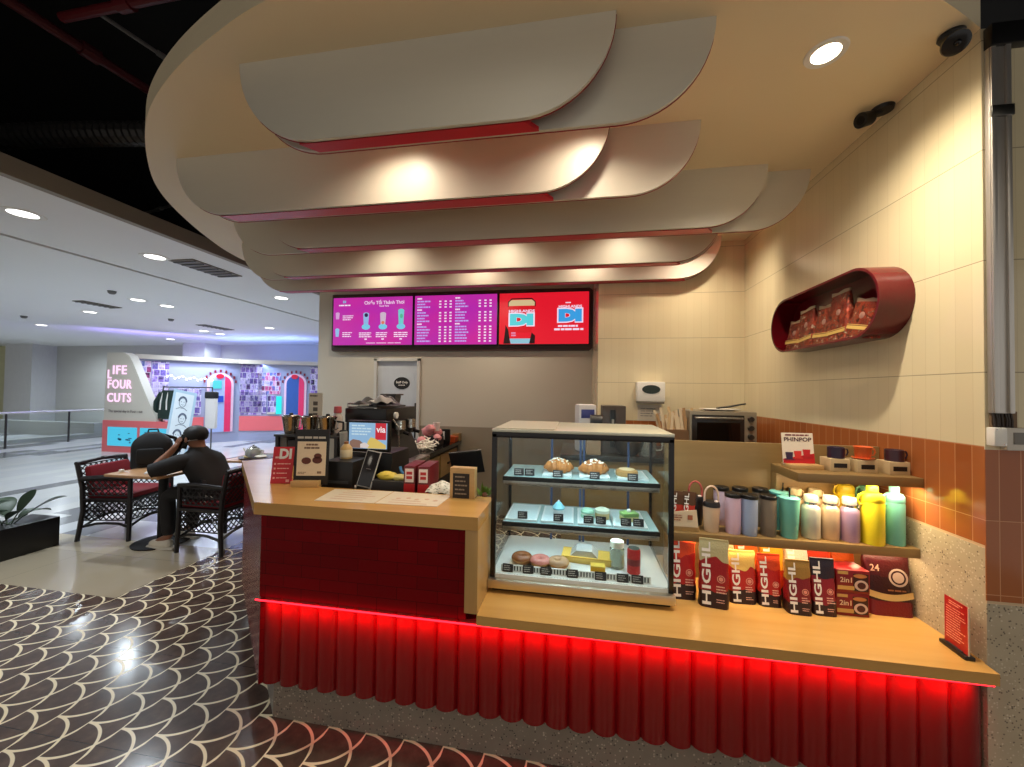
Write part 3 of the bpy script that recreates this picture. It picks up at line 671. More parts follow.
mb = MB(); bars(mb, -.058, .0, .055, 3, .011, .0045, -.0505); mb.box(.012, .034, -.0512, -.0505, .034, .056); q = mb.build('card_print', pm(170, 96, 66, .6), t, smooth=False); q.location = (0, 0, .022)

# ------------------------------------------------------------------ top tier: placard and three drip cups on display boxes
t = thing('promo_placard', 'small white and red placard with pictured cups on top wooden shelf tier', 'placard', (1.062, 2.045, 1.252), .08)
MB().box(-.068, .078, -.045, .03, 0, .022, .002).build('wood_base', BLOND, t)
P = MB().box(-.071, .071, -.002, .002, 0, .148).build('card', pm(240, 226, 206, .55, 0, 'placard_card'), t, smooth=False); P.location = (-.004, 0, .018); P.rotation_euler = (-.12, 0, 0)
MB().prism([(-.071, .004), (.071, .004), (.071, .052), (-.071, .024)], -.0036, -.0022, 'y').build('red_field', RED, P, smooth=False)
text('PHINPOP', .026, pm(74, 24, 40, .5), P, (0, -.0028, .116), bold=.0007, width=.125)
mb = MB(); bars(mb, -.055, .055, .141, 1, .01, .007, -.0021, rnd=.02); mb.build('small_print', pm(120, 40, 50, .5), P, smooth=False)
for x, z, col in ((-.043, .040, (54, 34, 66)), (-.004, .046, (220, 50, 44)), (.036, .054, (196, 24, 34))):
    k = MB().prism([(x-.013, z-.016), (x+.013, z-.016), (x+.017, z+.016), (x-.017, z+.016)], -.0058, -.0037, 'y'); k.prism([(x-.023, z-.020), (x+.023, z-.020), (x+.020, z-.015), (x-.020, z-.015)], -.0058, -.0037, 'y'); k.build('cup_picture', pm(*col, .5), P, smooth=False)
def phin(loc, col, label, saucer=False, ear=False):
    t = thing('display_box', 'pale wooden display box with black window under the '+label, 'display box', loc, .08, 'display boxes on the top tier')
    MB().box(-.042, .042, -.032, .04, 0, .058, .002).build('box', pm(206, 182, 140, .5, 0, 'box_wood'), t, ang=30)
    MB().box(-.028, .028, -.0335, -.0318, .018, .038).build('window', BLACK, t, smooth=False)
    t2 = thing('drip_cup', label+' standing on a pale display box on top tier', 'cup', (loc[0]+.004, loc[1]+.002, loc[2]+.0582), 0, 'drip coffee cups on the top tier')
    m = pm(*col, .3, 0, 'cup_glaze')
    if saucer: MB().lathe([(0, 0), (.030, 0), (.042, .007), (.041, .009), (.028, .004), (0, .004)], 28).build('saucer', m, t2)
    b = .005 if saucer else 0
    MB().lathe([(0, b), (.026, b), (.030, b+.012), (.032, b+.044), (.036, b+.052), (.034, b+.053), (.030, b+.046), (0, b+.040)] if saucer else [(0, b), (.033, b), (.0335, b+.05), (.031, b+.051), (.029, b+.046), (0, b+.044)], 28).build('cup_bowl', m, t2)
    MB().tube([(.030, 0, b+.042), (.046, 0, b+.042), (.050, 0, b+.028), (.044, 0, b+.014), (.031, 0, b+.014)], .0034, 8).build('ear', m, t2)
phin((1.198, 2.02, 1.252), (46, 30, 52), 'dark aubergine drip cup')
phin((1.302, 2.01, 1.252), (224, 104, 50), 'orange drip cup with saucer', True)
phin((1.415, 1.992, 1.252), (62, 36, 46), 'plum brown drip cup, nearest the wall')
# red menu cards in a black holder near the corner
t = thing('card_holder', 'red printed card in a black holder on worktop corner by terrazzo wall', 'card holder', (1.425, 1.72, .645), 1.50-pi)
MB().box(-.056, .056, -.016, .016, 0, .014, .003).build('foot', BLACK, t)
MB().box(-.036, .03, -.008, .006, .0135, .017).build('slot', CHAR, t)
cdm = pm(178, 24, 28, .3, 0, 'card_red')
q = MB().box(-.050, .050, -.0015, .0015, .012, .188).build('card', cdm, t, smooth=False)
mb = MB(); bars(mb, -.03, .03, .178, 2, .008, .004, -.0016); bars(mb, -.042, .042, .155, 13, .0095, .003, -.0016); mb.build('card_print', pm(236, 150, 130, .5), q, smooth=False)
MB().box(.0495, .052, -.002, .002, .012, .188).build('clear_edge', pm(220, 190, 170, .1), t)

# ------------------------------------------------------------------ red capsule wall shelf with snack bags
def stadium(y0, y1, z0, z1, n=20):
    r = (z1-z0)/2; zc = (z0+z1)/2
    return [(y1-r+r*cos(a), zc+r*sin(a)) for a in [-pi/2+pi*i/n for i in range(n+1)]]+[(y0+r+r*cos(a), zc+r*sin(a)) for a in [pi/2+pi*i/n for i in range(n+1)]]
t = thing('capsule_shelf', 'deep red capsule shaped wall shelf on cream tiles holding snack bags', 'wall shelf', (1.47, 2.43, 2.047))
WINE = pm(96, 7, 18, .25, 0, 'wine_lacquer', .04)
mb = MB(); A = stadium(1.945, 2.907, 1.876, 2.219); B = stadium(1.957, 2.895, 1.888, 2.207); n = len(A)
va = [mb._v([(x, y, z) for y, z in A]) for x in (1.33, 1.4695)]; vb = [mb._v([(x, y, z) for y, z in B]) for x in (1.33, 1.455)]
for i in range(n):
    j = (i+1) % n
    mb.bm.faces.new((va[0][i], va[0][j], va[1][j], va[1][i])); mb.bm.faces.new((vb[0][i], vb[0][j], vb[1][j], vb[1][i])); mb.bm.faces.new((va[0][i], va[0][j], vb[0][j], vb[0][i]))
mb.build('shell', WINE, t, True, ang=50)
MB().prism(B, 1.455, 1.4695, 'x').build('back', WINE, t, True, smooth=False)
for i, (y, h, col, lb, lean) in enumerate([(2.715, .17, (196, 84, 54), 'orange red foil snack bag at left end of red capsule shelf', .05), (2.57, .225, (176, 92, 56), 'copper foil snack bag, second from left in red capsule shelf', -.10),
        (2.42, .205, (120, 70, 44), 'brown foil snack bag in the middle of the red capsule shelf', .06), (2.285, .255, (128, 88, 60), 'tall bronze foil snack bag, fourth in the red capsule shelf', -.04), (2.145, .175, (104, 40, 36), 'dark red foil snack bag at right end of red capsule shelf', .22)]):
    t = thing('snack_bag', lb, 'snack bag', (1.392, y, 1.8895), -pi/2, 'foil snack bags in the capsule shelf')
    b = pouch_mb(.145, .08, h).build('bag', m_foil(y*3), t, ang=60)
    b.rotation_euler = (0, lean, 0)
    bd = MB().box(-.071, .071, -.001, .0005, .040, .056); bd.box(-.071, .071, -.001, .0005, .060, .063)
    for v in bd.bm.verts: v.co.y += fronty(v.co.z, .08, h, .012)-.0012
    bd.build('gold_band', pm(206, 172, 92, .5), b, smooth=False)
    cl = MB().ball((0.004, fronty(h*.6, .08, h, .012)+.006, h*.58), .024, 12, (1, .4, 1)); cl.build('emblem', pm(150, 112, 100, .35), b)
    MB().prism([(-.072, h-.004), (.072, h-.004), (.075, h+.010), (.03, h+.016), (-.02, h+.009), (-.070, h+.018)], -.003, .003, 'y').build('crimped_top', pm(150, 130, 112, .3, .5), b)

# ------------------------------------------------------------------ wall fittings right
t = thing('security_camera', 'black dome security camera on ceiling in the upper right corner', 'security camera', (1.385, 1.672, 2.969), 0, 'black security cameras'); t.scale = (.78, .78, .78)
MB().lathe([(0, 0), (.048, 0), (.050, -.012), (.044, -.022), (0, -.022)][::-1], 26).build('ceiling_mount', BLACK, t)
MB().cyl((0, 0, -.02), (-.004, -.012, -.045), .018).build('neck', BLACK, t)
MB().lathe([(0, -.026), (.044, -.020), (.052, 0), (.050, .014), (.03, .022), (0, .022)], 26).xf(Matrix.Translation((-.006, -.026, -.064)) @ Matrix.Rotation(.35, 4, 'Y') @ Matrix.Rotation(2.4, 4, 'X')).build('camera_head', pm(26, 25, 27, .25), t)
MB().ball((-.012, -.044, -.078), .014, 12).build('lens', pm(8, 8, 12, .05), t)
t = thing('security_camera', 'black swivel security camera where ceiling meets tiled wall, left of dome camera', 'security camera', (1.425, 2.06, 2.969), 0, 'black security cameras')
MB().lathe([(0, -.016), (.040, -.016), (.044, 0), (0, 0)], 26).build('ceiling_mount', BLACK, t)
MB().tube([(0, 0, -.012), (-.03, .01, -.028), (-.052, .018, -.034)], .009, 8).build('neck', BLACK, t)
MB().cyl((-.045, .01, -.036), (-.094, -.002, -.052), .031, .034, 22).build('camera_head', BLACK, t)
MB().cyl((-.0935, -.002, -.052), (-.0955, -.0025, -.0527), .02, .018, 18).build('lens', pm(10, 10, 14, .05), t)
t = thing('cable_trunking', 'shiny vertical metal cable trunking running up the wall pier', 'cable trunking', (1.53, 1.64, 1.70))
mb = MB(); mb.box(1.478, 1.546, 1.644, 1.6615, 1.545, 2.93, .002); mb.box(1.480, 1.496, 1.638, 1.646, 1.545, 2.93, .003); mb.box(1.524, 1.540, 1.636, 1.646, 1.545, 2.93, .003); mb.build('channel', pm(206, 200, 192, .34, .75, 'trunk_metal'), t, True, ang=30)
mb = MB(); mb.box(1.477, 1.547, 1.634, 1.640, 2.62, 2.66, .002); mb.build('clip', STEELB, t, True)
MB().box(1.476, 1.60, 1.63, 1.6615, 2.88, 2.96, .003).build('top_bracket', BLACK, t, True)
mb = MB()
for i in range(7): mb.tube([(1.483+.009*i, 1.650, 1.55), (1.483+.0095*i+random.uniform(-.005, .005), 1.645, 1.52), (1.488+.009*i, 1.650, 1.49)], .0035, 6)
mb.build('wires', pm(60, 50, 46, .5), t, True)
MB().box(1.482, 1.560, 1.652, 1.6615, 1.492, 1.552, .002).build('torn_backing', pm(120, 96, 74, .8), t, True)
t = thing('junction_box', 'small white plastic junction box at left below the metal trunking', 'junction box', (1.51, 1.65, 1.43))
MB().box(1.4725, 1.512, 1.632, 1.6615, 1.428, 1.494, .004).build('lid', WHITE, t, True); 
for x, z in ((1.479, 1.487), (1.505, 1.435)): MB().cyl((x, 1.6325, z), (x, 1.630, z), .003).build('screw', CHROME, t, True)
t = thing('wall_socket', 'grey wall switch plate with dark square centre beside white junction box', 'socket', (1.60, 1.65, 1.42))
MB().box(1.515, 1.60, 1.638, 1.6615, 1.414, 1.494, .004).build('plate', pm(206, 200, 190, .45), t, True)
MB().box(1.534, 1.568, 1.635, 1.640, 1.436, 1.478, .002).build('rocker', pm(120, 116, 110, .4), t, True)

# ------------------------------------------------------------------ cream back wall: tissue dispenser and notice
t = thing('tissue_dispenser', 'white wall dispenser with black oval badge on cream tiles above pastry case', 'dispenser', (.665, 3.63, 1.52))
MB().box(.545, .787, 3.585, 3.68, 1.522, 1.700, .012).build('cover', WHITE, t, True)
MB().lathe([(0, 0), (.078, 0), (.078, .003), (0, .003)], 30, sy=.5).xf(frame3((.666, 3.5845, 1.632), (1, 0, 0), (0, 0, 1))).build('badge', pm(40, 50, 44, .3), t, True)
MB().box(.552, .78, 3.588, 3.675, 1.505, 1.522, .003).build('tray_lip', pm(120, 112, 100, .5), t, True)
t = thing('wall_notice', 'white paper notice on tiles under the wall dispenser', 'notice', (.66, 3.675, 1.36))
MB().box(.565, .775, 3.674, 3.6795, 1.345, 1.49).build('sheet', pm(226, 216, 198, .6), t, True)
mb = MB(); bars(mb, .59, .74, 1.46, 4, .022, .007, 3.6738); mb.build('print', GREYINK, t, True, smooth=False)

# ------------------------------------------------------------------ back counter behind shelf with oven and small things
t = thing('back_counter', 'low counter along cream back wall carrying the toaster oven', 'counter', (.85, 3.3, 0))
MB().box(-.10, 1.465, 3.0, 3.675, 0, 1.08).build('cabinet', OAKB, t, True, smooth=False); MB().box(-.11, 1.467, 2.98, 3.677, 1.08, 1.12, .003).build('counter_top', pm(52, 48, 44, .3), t, True)
t = thing('toaster_oven', 'steel toaster oven with black glass door and knobs in back corner', 'oven', (1.09, 3.1, 1.12))
MB().box(.858, 1.325, 3.10, 3.46, 1.135, 1.468, .006).build('body', pm(150, 140, 122, .35, .3, 'oven_steel'), t, True)
MB().box(.872, 1.235, 3.085, 3.102, 1.16, 1.442, .004).build('door', pm(38, 34, 32, .2), t, True)
MB().box(.905, 1.205, 3.083, 3.087, 1.19, 1.385).build('window', pm(10, 9, 9, .08), t, True)
MB().tube([(.892, 3.086, 1.420), (.892, 3.062, 1.420), (1.215, 3.062, 1.420), (1.215, 3.086, 1.420)], .008, 8).build('handle', STEEL, t, True)
for z in (1.416, 1.350, 1.284, 1.22): MB().cyl((1.282, 3.10, z), (1.282, 3.078, z), .021, .018, 18).build('knob', pm(60, 56, 52, .3, .4), t, True)
for x, y in ((.88, 3.13), (1.30, 3.13), (.88, 3.43), (1.30, 3.43)): MB().cyl((x, y, 1.12), (x, y, 1.136), .014).build('foot', BLACK, t, True)
t = thing('serving_plate', 'white plate holding a wire pastry rack on top of steel oven', 'plate', (1.12, 3.25, 1.468))
MB().lathe([(0, 0), (.09, 0), (.15, .012), (.15, .016), (.085, .004), (0, .004)], 30, sx=1.0, sy=.7).build('plate', pm(226, 222, 214, .3), t)
t = thing('tongs', 'dark tongs lying on the plate on top of the oven', 'tongs', (1.18, 3.22, 1.486))
mb = MB()
for s in (-1, 1): mb.tube([(-.09, .012*s, .004), (0, .02*s, .016), (.08, .008*s, .034), (.115, 0, .04)], .006, 7)
mb.build('arms', pm(40, 36, 34, .4), t)
t = thing('stirrer_basket', 'brown basket of paper wrapped stirrers and napkins left of the oven', 'basket', (.79, 3.2, 1.12))
MB().prism([(-.10, 0), (.10, 0), (.12, .20), (-.12, .20)], -.08, .08, 'y').build('basket', pm(116, 84, 56, .7), t, ang=20)
for i in range(26):
    x, y = random.uniform(-.10, .10), random.uniform(-.06, .06); l = random.uniform(.25, .36)
    MB().box(-.010, .010, -.003, .003, .05, l).xf(Matrix.Translation((x, y, .02)) @ Matrix.Rotation(random.uniform(-.25, .25), 4, 'Y')).build('stirrer', pm(*random.choice([(206, 176, 132), (226, 206, 172), (178, 140, 96)]), .6), t, smooth=False)
t = thing('bean_grinder', 'brown and black coffee bean grinder on back counter behind pastry case', 'grinder', (.30, 3.2, 1.12))
MB().box(-.09, .09, -.10, .10, 0, .375, .006).build('body', pm(74, 62, 54, .4), t); MB().box(-.03, .012, -.108, -.098, .05, .345, .004).build('front_strip', BLACK, t); MB().box(-.018, .0, -.110, -.107, .17, .27).build('readout', pm(150, 146, 136, .4), t)
t = thing('milk_pack', 'white and blue packet of supplies lying on back counter', 'packet', (.03, 3.2, 1.12), .3)
MB().box(-.02, .13, -.06, .06, 0, .38, .02).build('pack', pm(206, 204, 206, .4), t); MB().box(0, .11, -.062, -.059, .27, .34, .001).build('blue_print', pm(64, 70, 130, .4), t)
t = thing('canister', 'black lidded canister lying beside the blue and white packet', 'canister', (.145, 3.05, 1.12))
MB().cyl((-.03, 0, .255), (.06, 0, .255), .05, n=22).build('tin', BLACK, t); MB().box(-.06, .05, -.05, .05, 0, .205, .01).build('stand_box', pm(176, 150, 124, .5), t)
t = thing('glass_jug', 'clear measuring jug with handle on counter seen through pastry case', 'jug', (.545, 3.06, 1.12))
MB().lathe([(.058, 0), (.062, .004), (.066, .15), (.070, .17), (.067, .17), (.063, .15), (.059, .006), (0, .006), (0, 0)][::-1], 26).build('jug_body', pm(206, 210, 204, .08, 0, 'jug_glass', 0, Transmission_Weight=.8), t)
MB().tube([(.066, 0, .145), (.104, 0, .14), (.108, 0, .09), (.098, 0, .05), (.062, 0, .045)], .006, 8).build('jug_handle', pm(216, 220, 214, .1, 0, 'jug_glass2'), t)
t = thing('mixing_bowl', 'round steel mixing bowl on counter seen through pastry case', 'bowl', (.41, 3.08, 1.12))
MB().lathe([(0, 0), (.05, 0), (.10, .05), (.115, .11), (.11, .11), (.095, .055), (.048, .006), (0, .006)], 28).build('bowl', STEELB, t)

# =================================================================== PASTRY CASE
t = thing('pastry_case', 'glass pastry display case with steel base and dark frame on low worktop', 'display case', (.03, 2.05, .645))
x0, x1, y0, y1 = -.395, .440, 1.82, 2.335
STB = m_metal(206, 198, 180, .34)
MB().box(x0-.008, x1+.004, 1.797, y1, .667, .708, .004).build('base', STB, t, True)
MB().box(x0+.01, x1-.012, 1.83, 2.32, .645, .667).build('plinth', BLACK, t, True)  # black block stands in for the shadow line under the raised base
MB().box(x0, x1, y0+.006, y1-.01, .708, .724).build('deck', pm(226, 226, 220, .3), t, True)
fr = MB()
for xa, xb in ((x0, x0+.024), (x1-.022, x1)): fr.box(xa, xb, y0, y0+.02, .708, 1.3940, .002)
fr.box(x0, x1, y0, y0+.02, 1.3760, 1.4020, .002)
fr.build('frame', pm(22, 18, 18, .25), t, True)
for xa, xb in ((x0, x0+.016), (x1-.016, x1)): MB().box(xa, xb, y1-.02, y1, .708, 1.3890, .002).build('rear_post', pm(22, 18, 18, .25), t, True)
MB().box(x0-.001, x1+.001, y0+.001, y1, 1.4020, 1.4160, .002).build('top', pm(206, 206, 188, .22, .2), t, True)
MB().box(x0+.01, x0+.30, y0+.02, y1-.01, 1.4165, 1.4200).build('top_mat', pm(186, 182, 166, .3), t, True)
MB().box(x0+.02, x1-.02, y0+.004, y0+.010, .728, 1.3780).build('front_glass', GLASS, t, True, smooth=False)
for x in (x0+.004, x1-.010): MB().box(x, x+.006, y0+.02, y1-.02, .724, 1.3940).build('side_glass', GLASS, t, True, smooth=False)
for xa, xb, y in ((x0+.016, .05, y1-.012), (.03, x1-.016, y1-.02)): MB().box(xa, xb, y, y+.005, .724, 1.3940).build('sliding_door', GLASS, t, True, smooth=False)
mb = MB()
for x in (-.14, .028, .048, .30): mb.box(x, x+.012, y1-.028, y1-.02, .724, 1.3940)
mb.build('door_stile', pm(58, 76, 112, .3), t, True)
def shelf(z, yA, n):
    s = MB().box(x0+.035, x1-.035, yA, y1-.05, z, z+.007).build('glass_shelf', pm(190, 220, 220, .1, 0, 'shelf_glass', 0, Alpha=.75), t, True, smooth=False)
    MB().box(x0+.033, x1-.033, yA-.012, yA, z-.012, z+.008).build('rail_black', BLACK, t, True)
    MB().box(x0+.035, x1-.035, yA-.006, yA+.03, z-.036, z-.012, .003).build('rail_steel', STEEL, t, True)
    MB().box(x0+.05, x1-.05, yA+.034, yA+.044, z-.010, z-.004).build('light_tube', em(190, 232, 255, 3, 'case_led'), t, True, smooth=False)
    area((x0+x1)/2, yA+.055, z-.014, x1-x0-.1, .012, 1.1, (.72, .93, 1.0), ((x0+x1)/2, 2.1, z-.3), 'case_strip_light')
    for x in (x0+.03, x1-.046): MB().box(x, x+.012, yA, y1-.04, z-.03, z-.004).build('bracket', STEELB, t, True)
SH1, SH2, DK = 1.155, .925, .724
shelf(SH1, 1.955, 1); shelf(SH2, 1.955, 2)
MB().box(x0+.03, x1-.03, y0+.03, y0+.038, 1.3800, 1.3860).build('light_tube', em(190, 232, 255, 3, 'case_led'), t, True, smooth=False)
area(.03, y0+.06, 1.3700, .74, .012, 2.4, (.72, .93, 1.0), (.03, 2.1, 1.1), 'case_strip_light')
# price cards
def price(x, y, z, label, w=.05):
    q = thing('price_card', label, 'price card', (x, y, z), random.uniform(-.08, .08), 'black price cards in the case')
    p = MB().box(-w/2, w/2, -.001, .001, 0, .036).build('card', pm(30, 27, 28, .5), q, smooth=False); p.rotation_euler = (-.25, 0, 0)
    mb = MB(); bars(mb, -w*.38, w*.38, .029, 3, .009, .0035, -.0011); mb.build('print', pm(176, 170, 164, .6), p, smooth=False)
    MB().box(-w*.4, w*.4, -.002, .016, 0, .003).build('foot', BLACK, q)
top = SH1+.0075; mid = SH2+.0075+.012
price(-.285, 1.985, top, 'black price card at far left of the top shelf in the case'); price(-.230, 1.99, top, 'black price card second from left on the top shelf in the case')
price(-.085, 1.985, top, 'black price card under the left croissant in the case'); price(.10, 1.985, top, 'black price card under the right croissant in the case'); price(.285, 1.985, top, 'black price card before the flat cake on the top shelf')
price(-.262, 1.975, mid, 'black price card on the empty leftmost board of the middle shelf'); price(-.078, 1.972, mid, 'black price card before the blue cupcake on middle shelf'); price(.072, 1.972, mid, 'black price card before the pale green macaron on middle shelf')
price(.132, 1.974, mid, 'black price card before the cream cake on middle shelf'); price(.252, 1.972, mid, 'black price card left of the pair at right end of middle shelf'); price(.312, 1.974, mid, 'black price card at right end of the middle shelf')
for i, (x, s) in enumerate([(-.315, 'at far left'), (-.215, 'under the glazed doughnut'), (-.13, 'under the pink doughnut'), (-.005, 'before the cake slab'), (.125, 'under the yellow box'), (.225, 'left of the red can'), (.29, 'at far right')]):
    price(x, 1.852, DK+.001, 'black price card on floor of the case front edge, '+s, .052)
# striped kerb along the floor of the case
t = thing('striped_trim', 'white and dark striped trim along front floor of pastry case', 'trim', (.02, 1.868, DK))
mb = MB(); mb.box(-.37, .33, -.004, .002, 0, .030); mb.build('strip', WHITE, t, smooth=False)
mb = MB()
for i in range(50): mb.box(-.36+.0138*i, -.3545+.0138*i, -.0052, -.0041, .004, .026)
mb.build('stripe', pm(46, 44, 44, .5), t, smooth=False)
# boards on the middle and top shelf
def tray(x, w, z, y, dpt, lab, col=(226, 232, 230)):
    q = thing('serving_board', lab, 'serving board', (x, y, z), 0, 'white serving boards in the case')
    MB().box(-w/2, w/2, -dpt/2, dpt/2, 0, .011, .003).build('board', pm(*col, .3), q)
    MB().box(-w/2+.01, w/2-.01, -dpt/2+.008, dpt/2-.012, .0108, .0118).build('paper_liner', pm(206, 222, 222, .5), q)
for x, s in ((-.27, 'leftmost, empty'), (-.085, 'under the blue cupcake'), (.10, 'under the macaron'), (.275, 'rightmost, under the green cake')): tray(x, .165, SH2+.0072, 2.10, .26, 'white rectangular serving board on the middle shelf, '+s)
for x, s in ((-.09, 'under the left croissant'), (.10, 'under the right croissant'), (.29, 'under the flat cake')): tray(x, .15, SH1+.0072, 2.10, .20, 'white serving board on the top shelf, '+s)
def croissant(x, label):
    q = thing('croissant', label, 'croissant', (x, 2.05, SH1+.0190), .1, 'sugar dusted croissants'); q.scale = (1.12, 1.1, 1.08)
    mb = MB(); pts, rs = [], []
    for i in range(25):
        u = i/24*2-1; pts.append((.072*u*(1-.05*u*u), .022*u*u, .026*(1-.5*abs(u)**2.2)+.006))
        rs.append((.034*(1-abs(u)**2.0)+.006)*(1+.09*cos(i*pi/2.0)))
    mb.tube(pts, rs, 14, flat=.85); mb.build('crust', m_pastry((198, 128, 58), (140, 76, 28)), q)
    mb = MB()
    for i in range(46):
        u = random.uniform(-.6, .6); a = random.uniform(-1.0, 1.0); r = .034*(1-u*u)+.006
        mb.ball((.072*u+random.uniform(-.003, .003), .022*u*u-r*sin(a)*.85, .026*(1-.5*abs(u)**2.2)+.006+r*cos(a)*.97), random.uniform(.0035, .0065), 6, (1, 1, .5))
    mb.build('sugar_crumbs', pm(244, 236, 220, .7), q)
def m_pastry(a, b):
    k = N('baked_crust'); n = k.noise(None, 7, 4); k.fin(k.mix(n, c(*b), c(*a)), .5); k.bump(k.noise(None, 22, 3), .4, .01); return k.m
croissant(-.082, 'sugar dusted croissant on the left of the top case shelf'); croissant(.10, 'sugar dusted croissant in the middle of the top case shelf')
q = thing('flat_cake', 'small flat golden cake at right end of the top case shelf', 'cake', (.265, 2.06, SH1+.0190))
MB().lathe([(0, 0), (.052, 0), (.056, .008), (.055, .024), (.045, .030), (0, .032)], 26).build('cake', m_pastry((206, 160, 96), (170, 120, 60)), q); MB().lathe([(0, .0322), (.04, .0318), (.04, .0335), (0, .036)], 22).build('topping', pm(232, 206, 160, .6), q)
q = thing('cupcake', 'blue and white frosted cupcake on the middle case shelf', 'cupcake', (-.082, 2.07, SH2+.0190))
MB().lathe([(0, 0), (.022, 0), (.030, .034), (0, .036)], 20).build('paper_cup', pm(236, 238, 240, .5), q); MB().lathe([(.031, .034), (.034, .042), (.026, .052), (.020, .060), (.010, .070), (0, .074)], 20).build('frosting', pm(140, 206, 220, .5), q); MB().ball((0, 0, .076), .006, 8).build('pearl', WHITE, q)
q = thing('macaron', 'large pale green macaron on the middle case shelf', 'macaron', (.070, 2.07, SH2+.0190))
m = pm(166, 216, 186, .5, 0, 'macaron_shell')
MB().lathe([(0, 0), (.034, 0), (.037, .010), (.035, .018), (0, .018)], 24).build('shell', m, q); MB().lathe([(0, .018), (.033, .018), (.033, .026), (0, .026)], 24).build('filling', pm(246, 240, 224, .5), q); MB().lathe([(0, .026), (.036, .026), (.036, .034), (.025, .044), (0, .047)], 24).build('shell', m, q)
q = thing('cream_cake', 'round cream coloured cake beside the green macaron on middle shelf', 'cake', (.145, 2.075, SH2+.0190))
MB().lathe([(0, 0), (.036, 0), (.037, .03), (0, .032)], 24).build('sponge', pm(214, 186, 130, .6), q); MB().lathe([(0, .032), (.039, .030), (.038, .044), (.02, .052), (0, .053)], 24).build('icing', pm(220, 226, 200, .5), q)
q = thing('green_cake', 'green and cream slice of cake at right end of middle case shelf', 'cake', (.278, 2.06, SH2+.0190), .3)
MB().box(-.04, .04, -.03, .03, 0, .024, .004).build('sponge', pm(226, 214, 150, .6), q); MB().box(-.041, .041, -.031, .031, .024, .044, .006).build('glaze', pm(150, 190, 110, .4), q); MB().ball((0, 0, .048), .012, 10).build('cream_dot', WHITE, q)
def donut(x, y, cb, cg, label):
    q = thing('doughnut', label, 'doughnut', (x, y, DK+.0012), 0, 'doughnuts in the case'); q.scale = (1.15, 1.15, 1.15)
    def ring(R, r, z0, fl, a0, a1, n=30, k=12):
        mb = MB(); g = [[mb.bm.verts.new(((R+r*cos(a0+(a1-a0)*j/k))*cos(2*pi*i/n), (R+r*cos(a0+(a1-a0)*j/k))*sin(2*pi*i/n), z0+fl*r*sin(a0+(a1-a0)*j/k)+(.0015*sin(5*2*pi*i/n) if j in (0, k) and a1-a0 < 6 else 0))) for j in range(k+1)] for i in range(n)]
        for i in range(n):
            for j in range(k): mb.bm.faces.new((g[i][j], g[(i+1) % n][j], g[(i+1) % n][j+1], g[i][j+1]))
        return mb
    ring(.026, .020, .017, .85, 0, 2*pi).build('dough', m_pastry((204, 142, 76), (172, 108, 50)), q); ring(.026, .0213, .0172, .88, .15, pi-.15).build('glaze', pm(*cg, .25), q)
    MB().box(-.052, .052, -.05, .05, -.0006, .0006).build('liner', pm(236, 224, 196, .6), q)
donut(-.262, 1.975, 0, (150, 88, 46), 'brown glazed doughnut at left on the case floor'); donut(-.165, 1.955, 0, (214, 130, 116), 'pink glazed doughnut between two others on case floor'); donut(-.075, 1.955, 0, (196, 150, 110), 'pale sugar doughnut, third from left on the case floor')
q = thing('cake_slab', 'long yellow sponge cake under clear wrap on case floor', 'cake', (.075, 2.06, DK+.001), -.08)
MB().box(-.13, .12, -.055, .055, 0, .028, .004).build('sponge', pm(240, 206, 110, .6), q); MB().box(-.134, .124, -.059, .059, .0285, .034, .002).build('board_top', pm(236, 190, 84, .5), q)
MB().prism([(-.09, .034), (.05, .034), (.02, .064), (-.06, .062)], -.05, .05, 'y').build('clear_wrap', pm(226, 228, 226, .15, 0, 'wrap', 0, Alpha=.55), q)
q = thing('yellow_box', 'bright yellow small box on the case floor', 'box', (.115, 1.905, DK+.001))
MB().box(-.034, .034, -.022, .022, 0, .046, .003).build('carton', pm(238, 176, 20, .4), q); MB().box(-.0345, .0345, -.0226, .0225, .042, .048, .002).build('lid', pm(246, 206, 70, .4), q)
q = thing('lidded_jar', 'clear jar with white lid standing on the case floor', 'jar', (.215, 2.01, DK+.001))
MB().lathe([(0, 0), (.034, 0), (.036, .004), (.036, .092), (.030, .100), (0, .100)], 26).build('glass', pm(196, 214, 200, .06, 0, 'jar_glass', 0, Transmission_Weight=.75), q); MB().lathe([(0, .100), (.033, .100), (.033, .128), (.030, .131), (0, .131)], 26).build('lid', pm(232, 234, 214, .4), q)
q = thing('drink_can', 'red drink can with dark print at right on the case floor', 'can', (.288, 1.955, DK+.001))
MB().lathe([(0, 0), (.026, 0), (.031, .006), (.031, .112), (.027, .120), (0, .119)], 26).build('can_body', pm(186, 44, 40, .3, .3), q); MB().lathe([(.0312, .045), (.0314, .045), (.0314, .075), (.0312, .075)], 26).build('print_band', pm(120, 24, 28, .4), q); MB().lathe([(0, .1195), (.026, .1205), (.0262, .122), (0, .121)], 22).build('can_lid', CHROME, q)

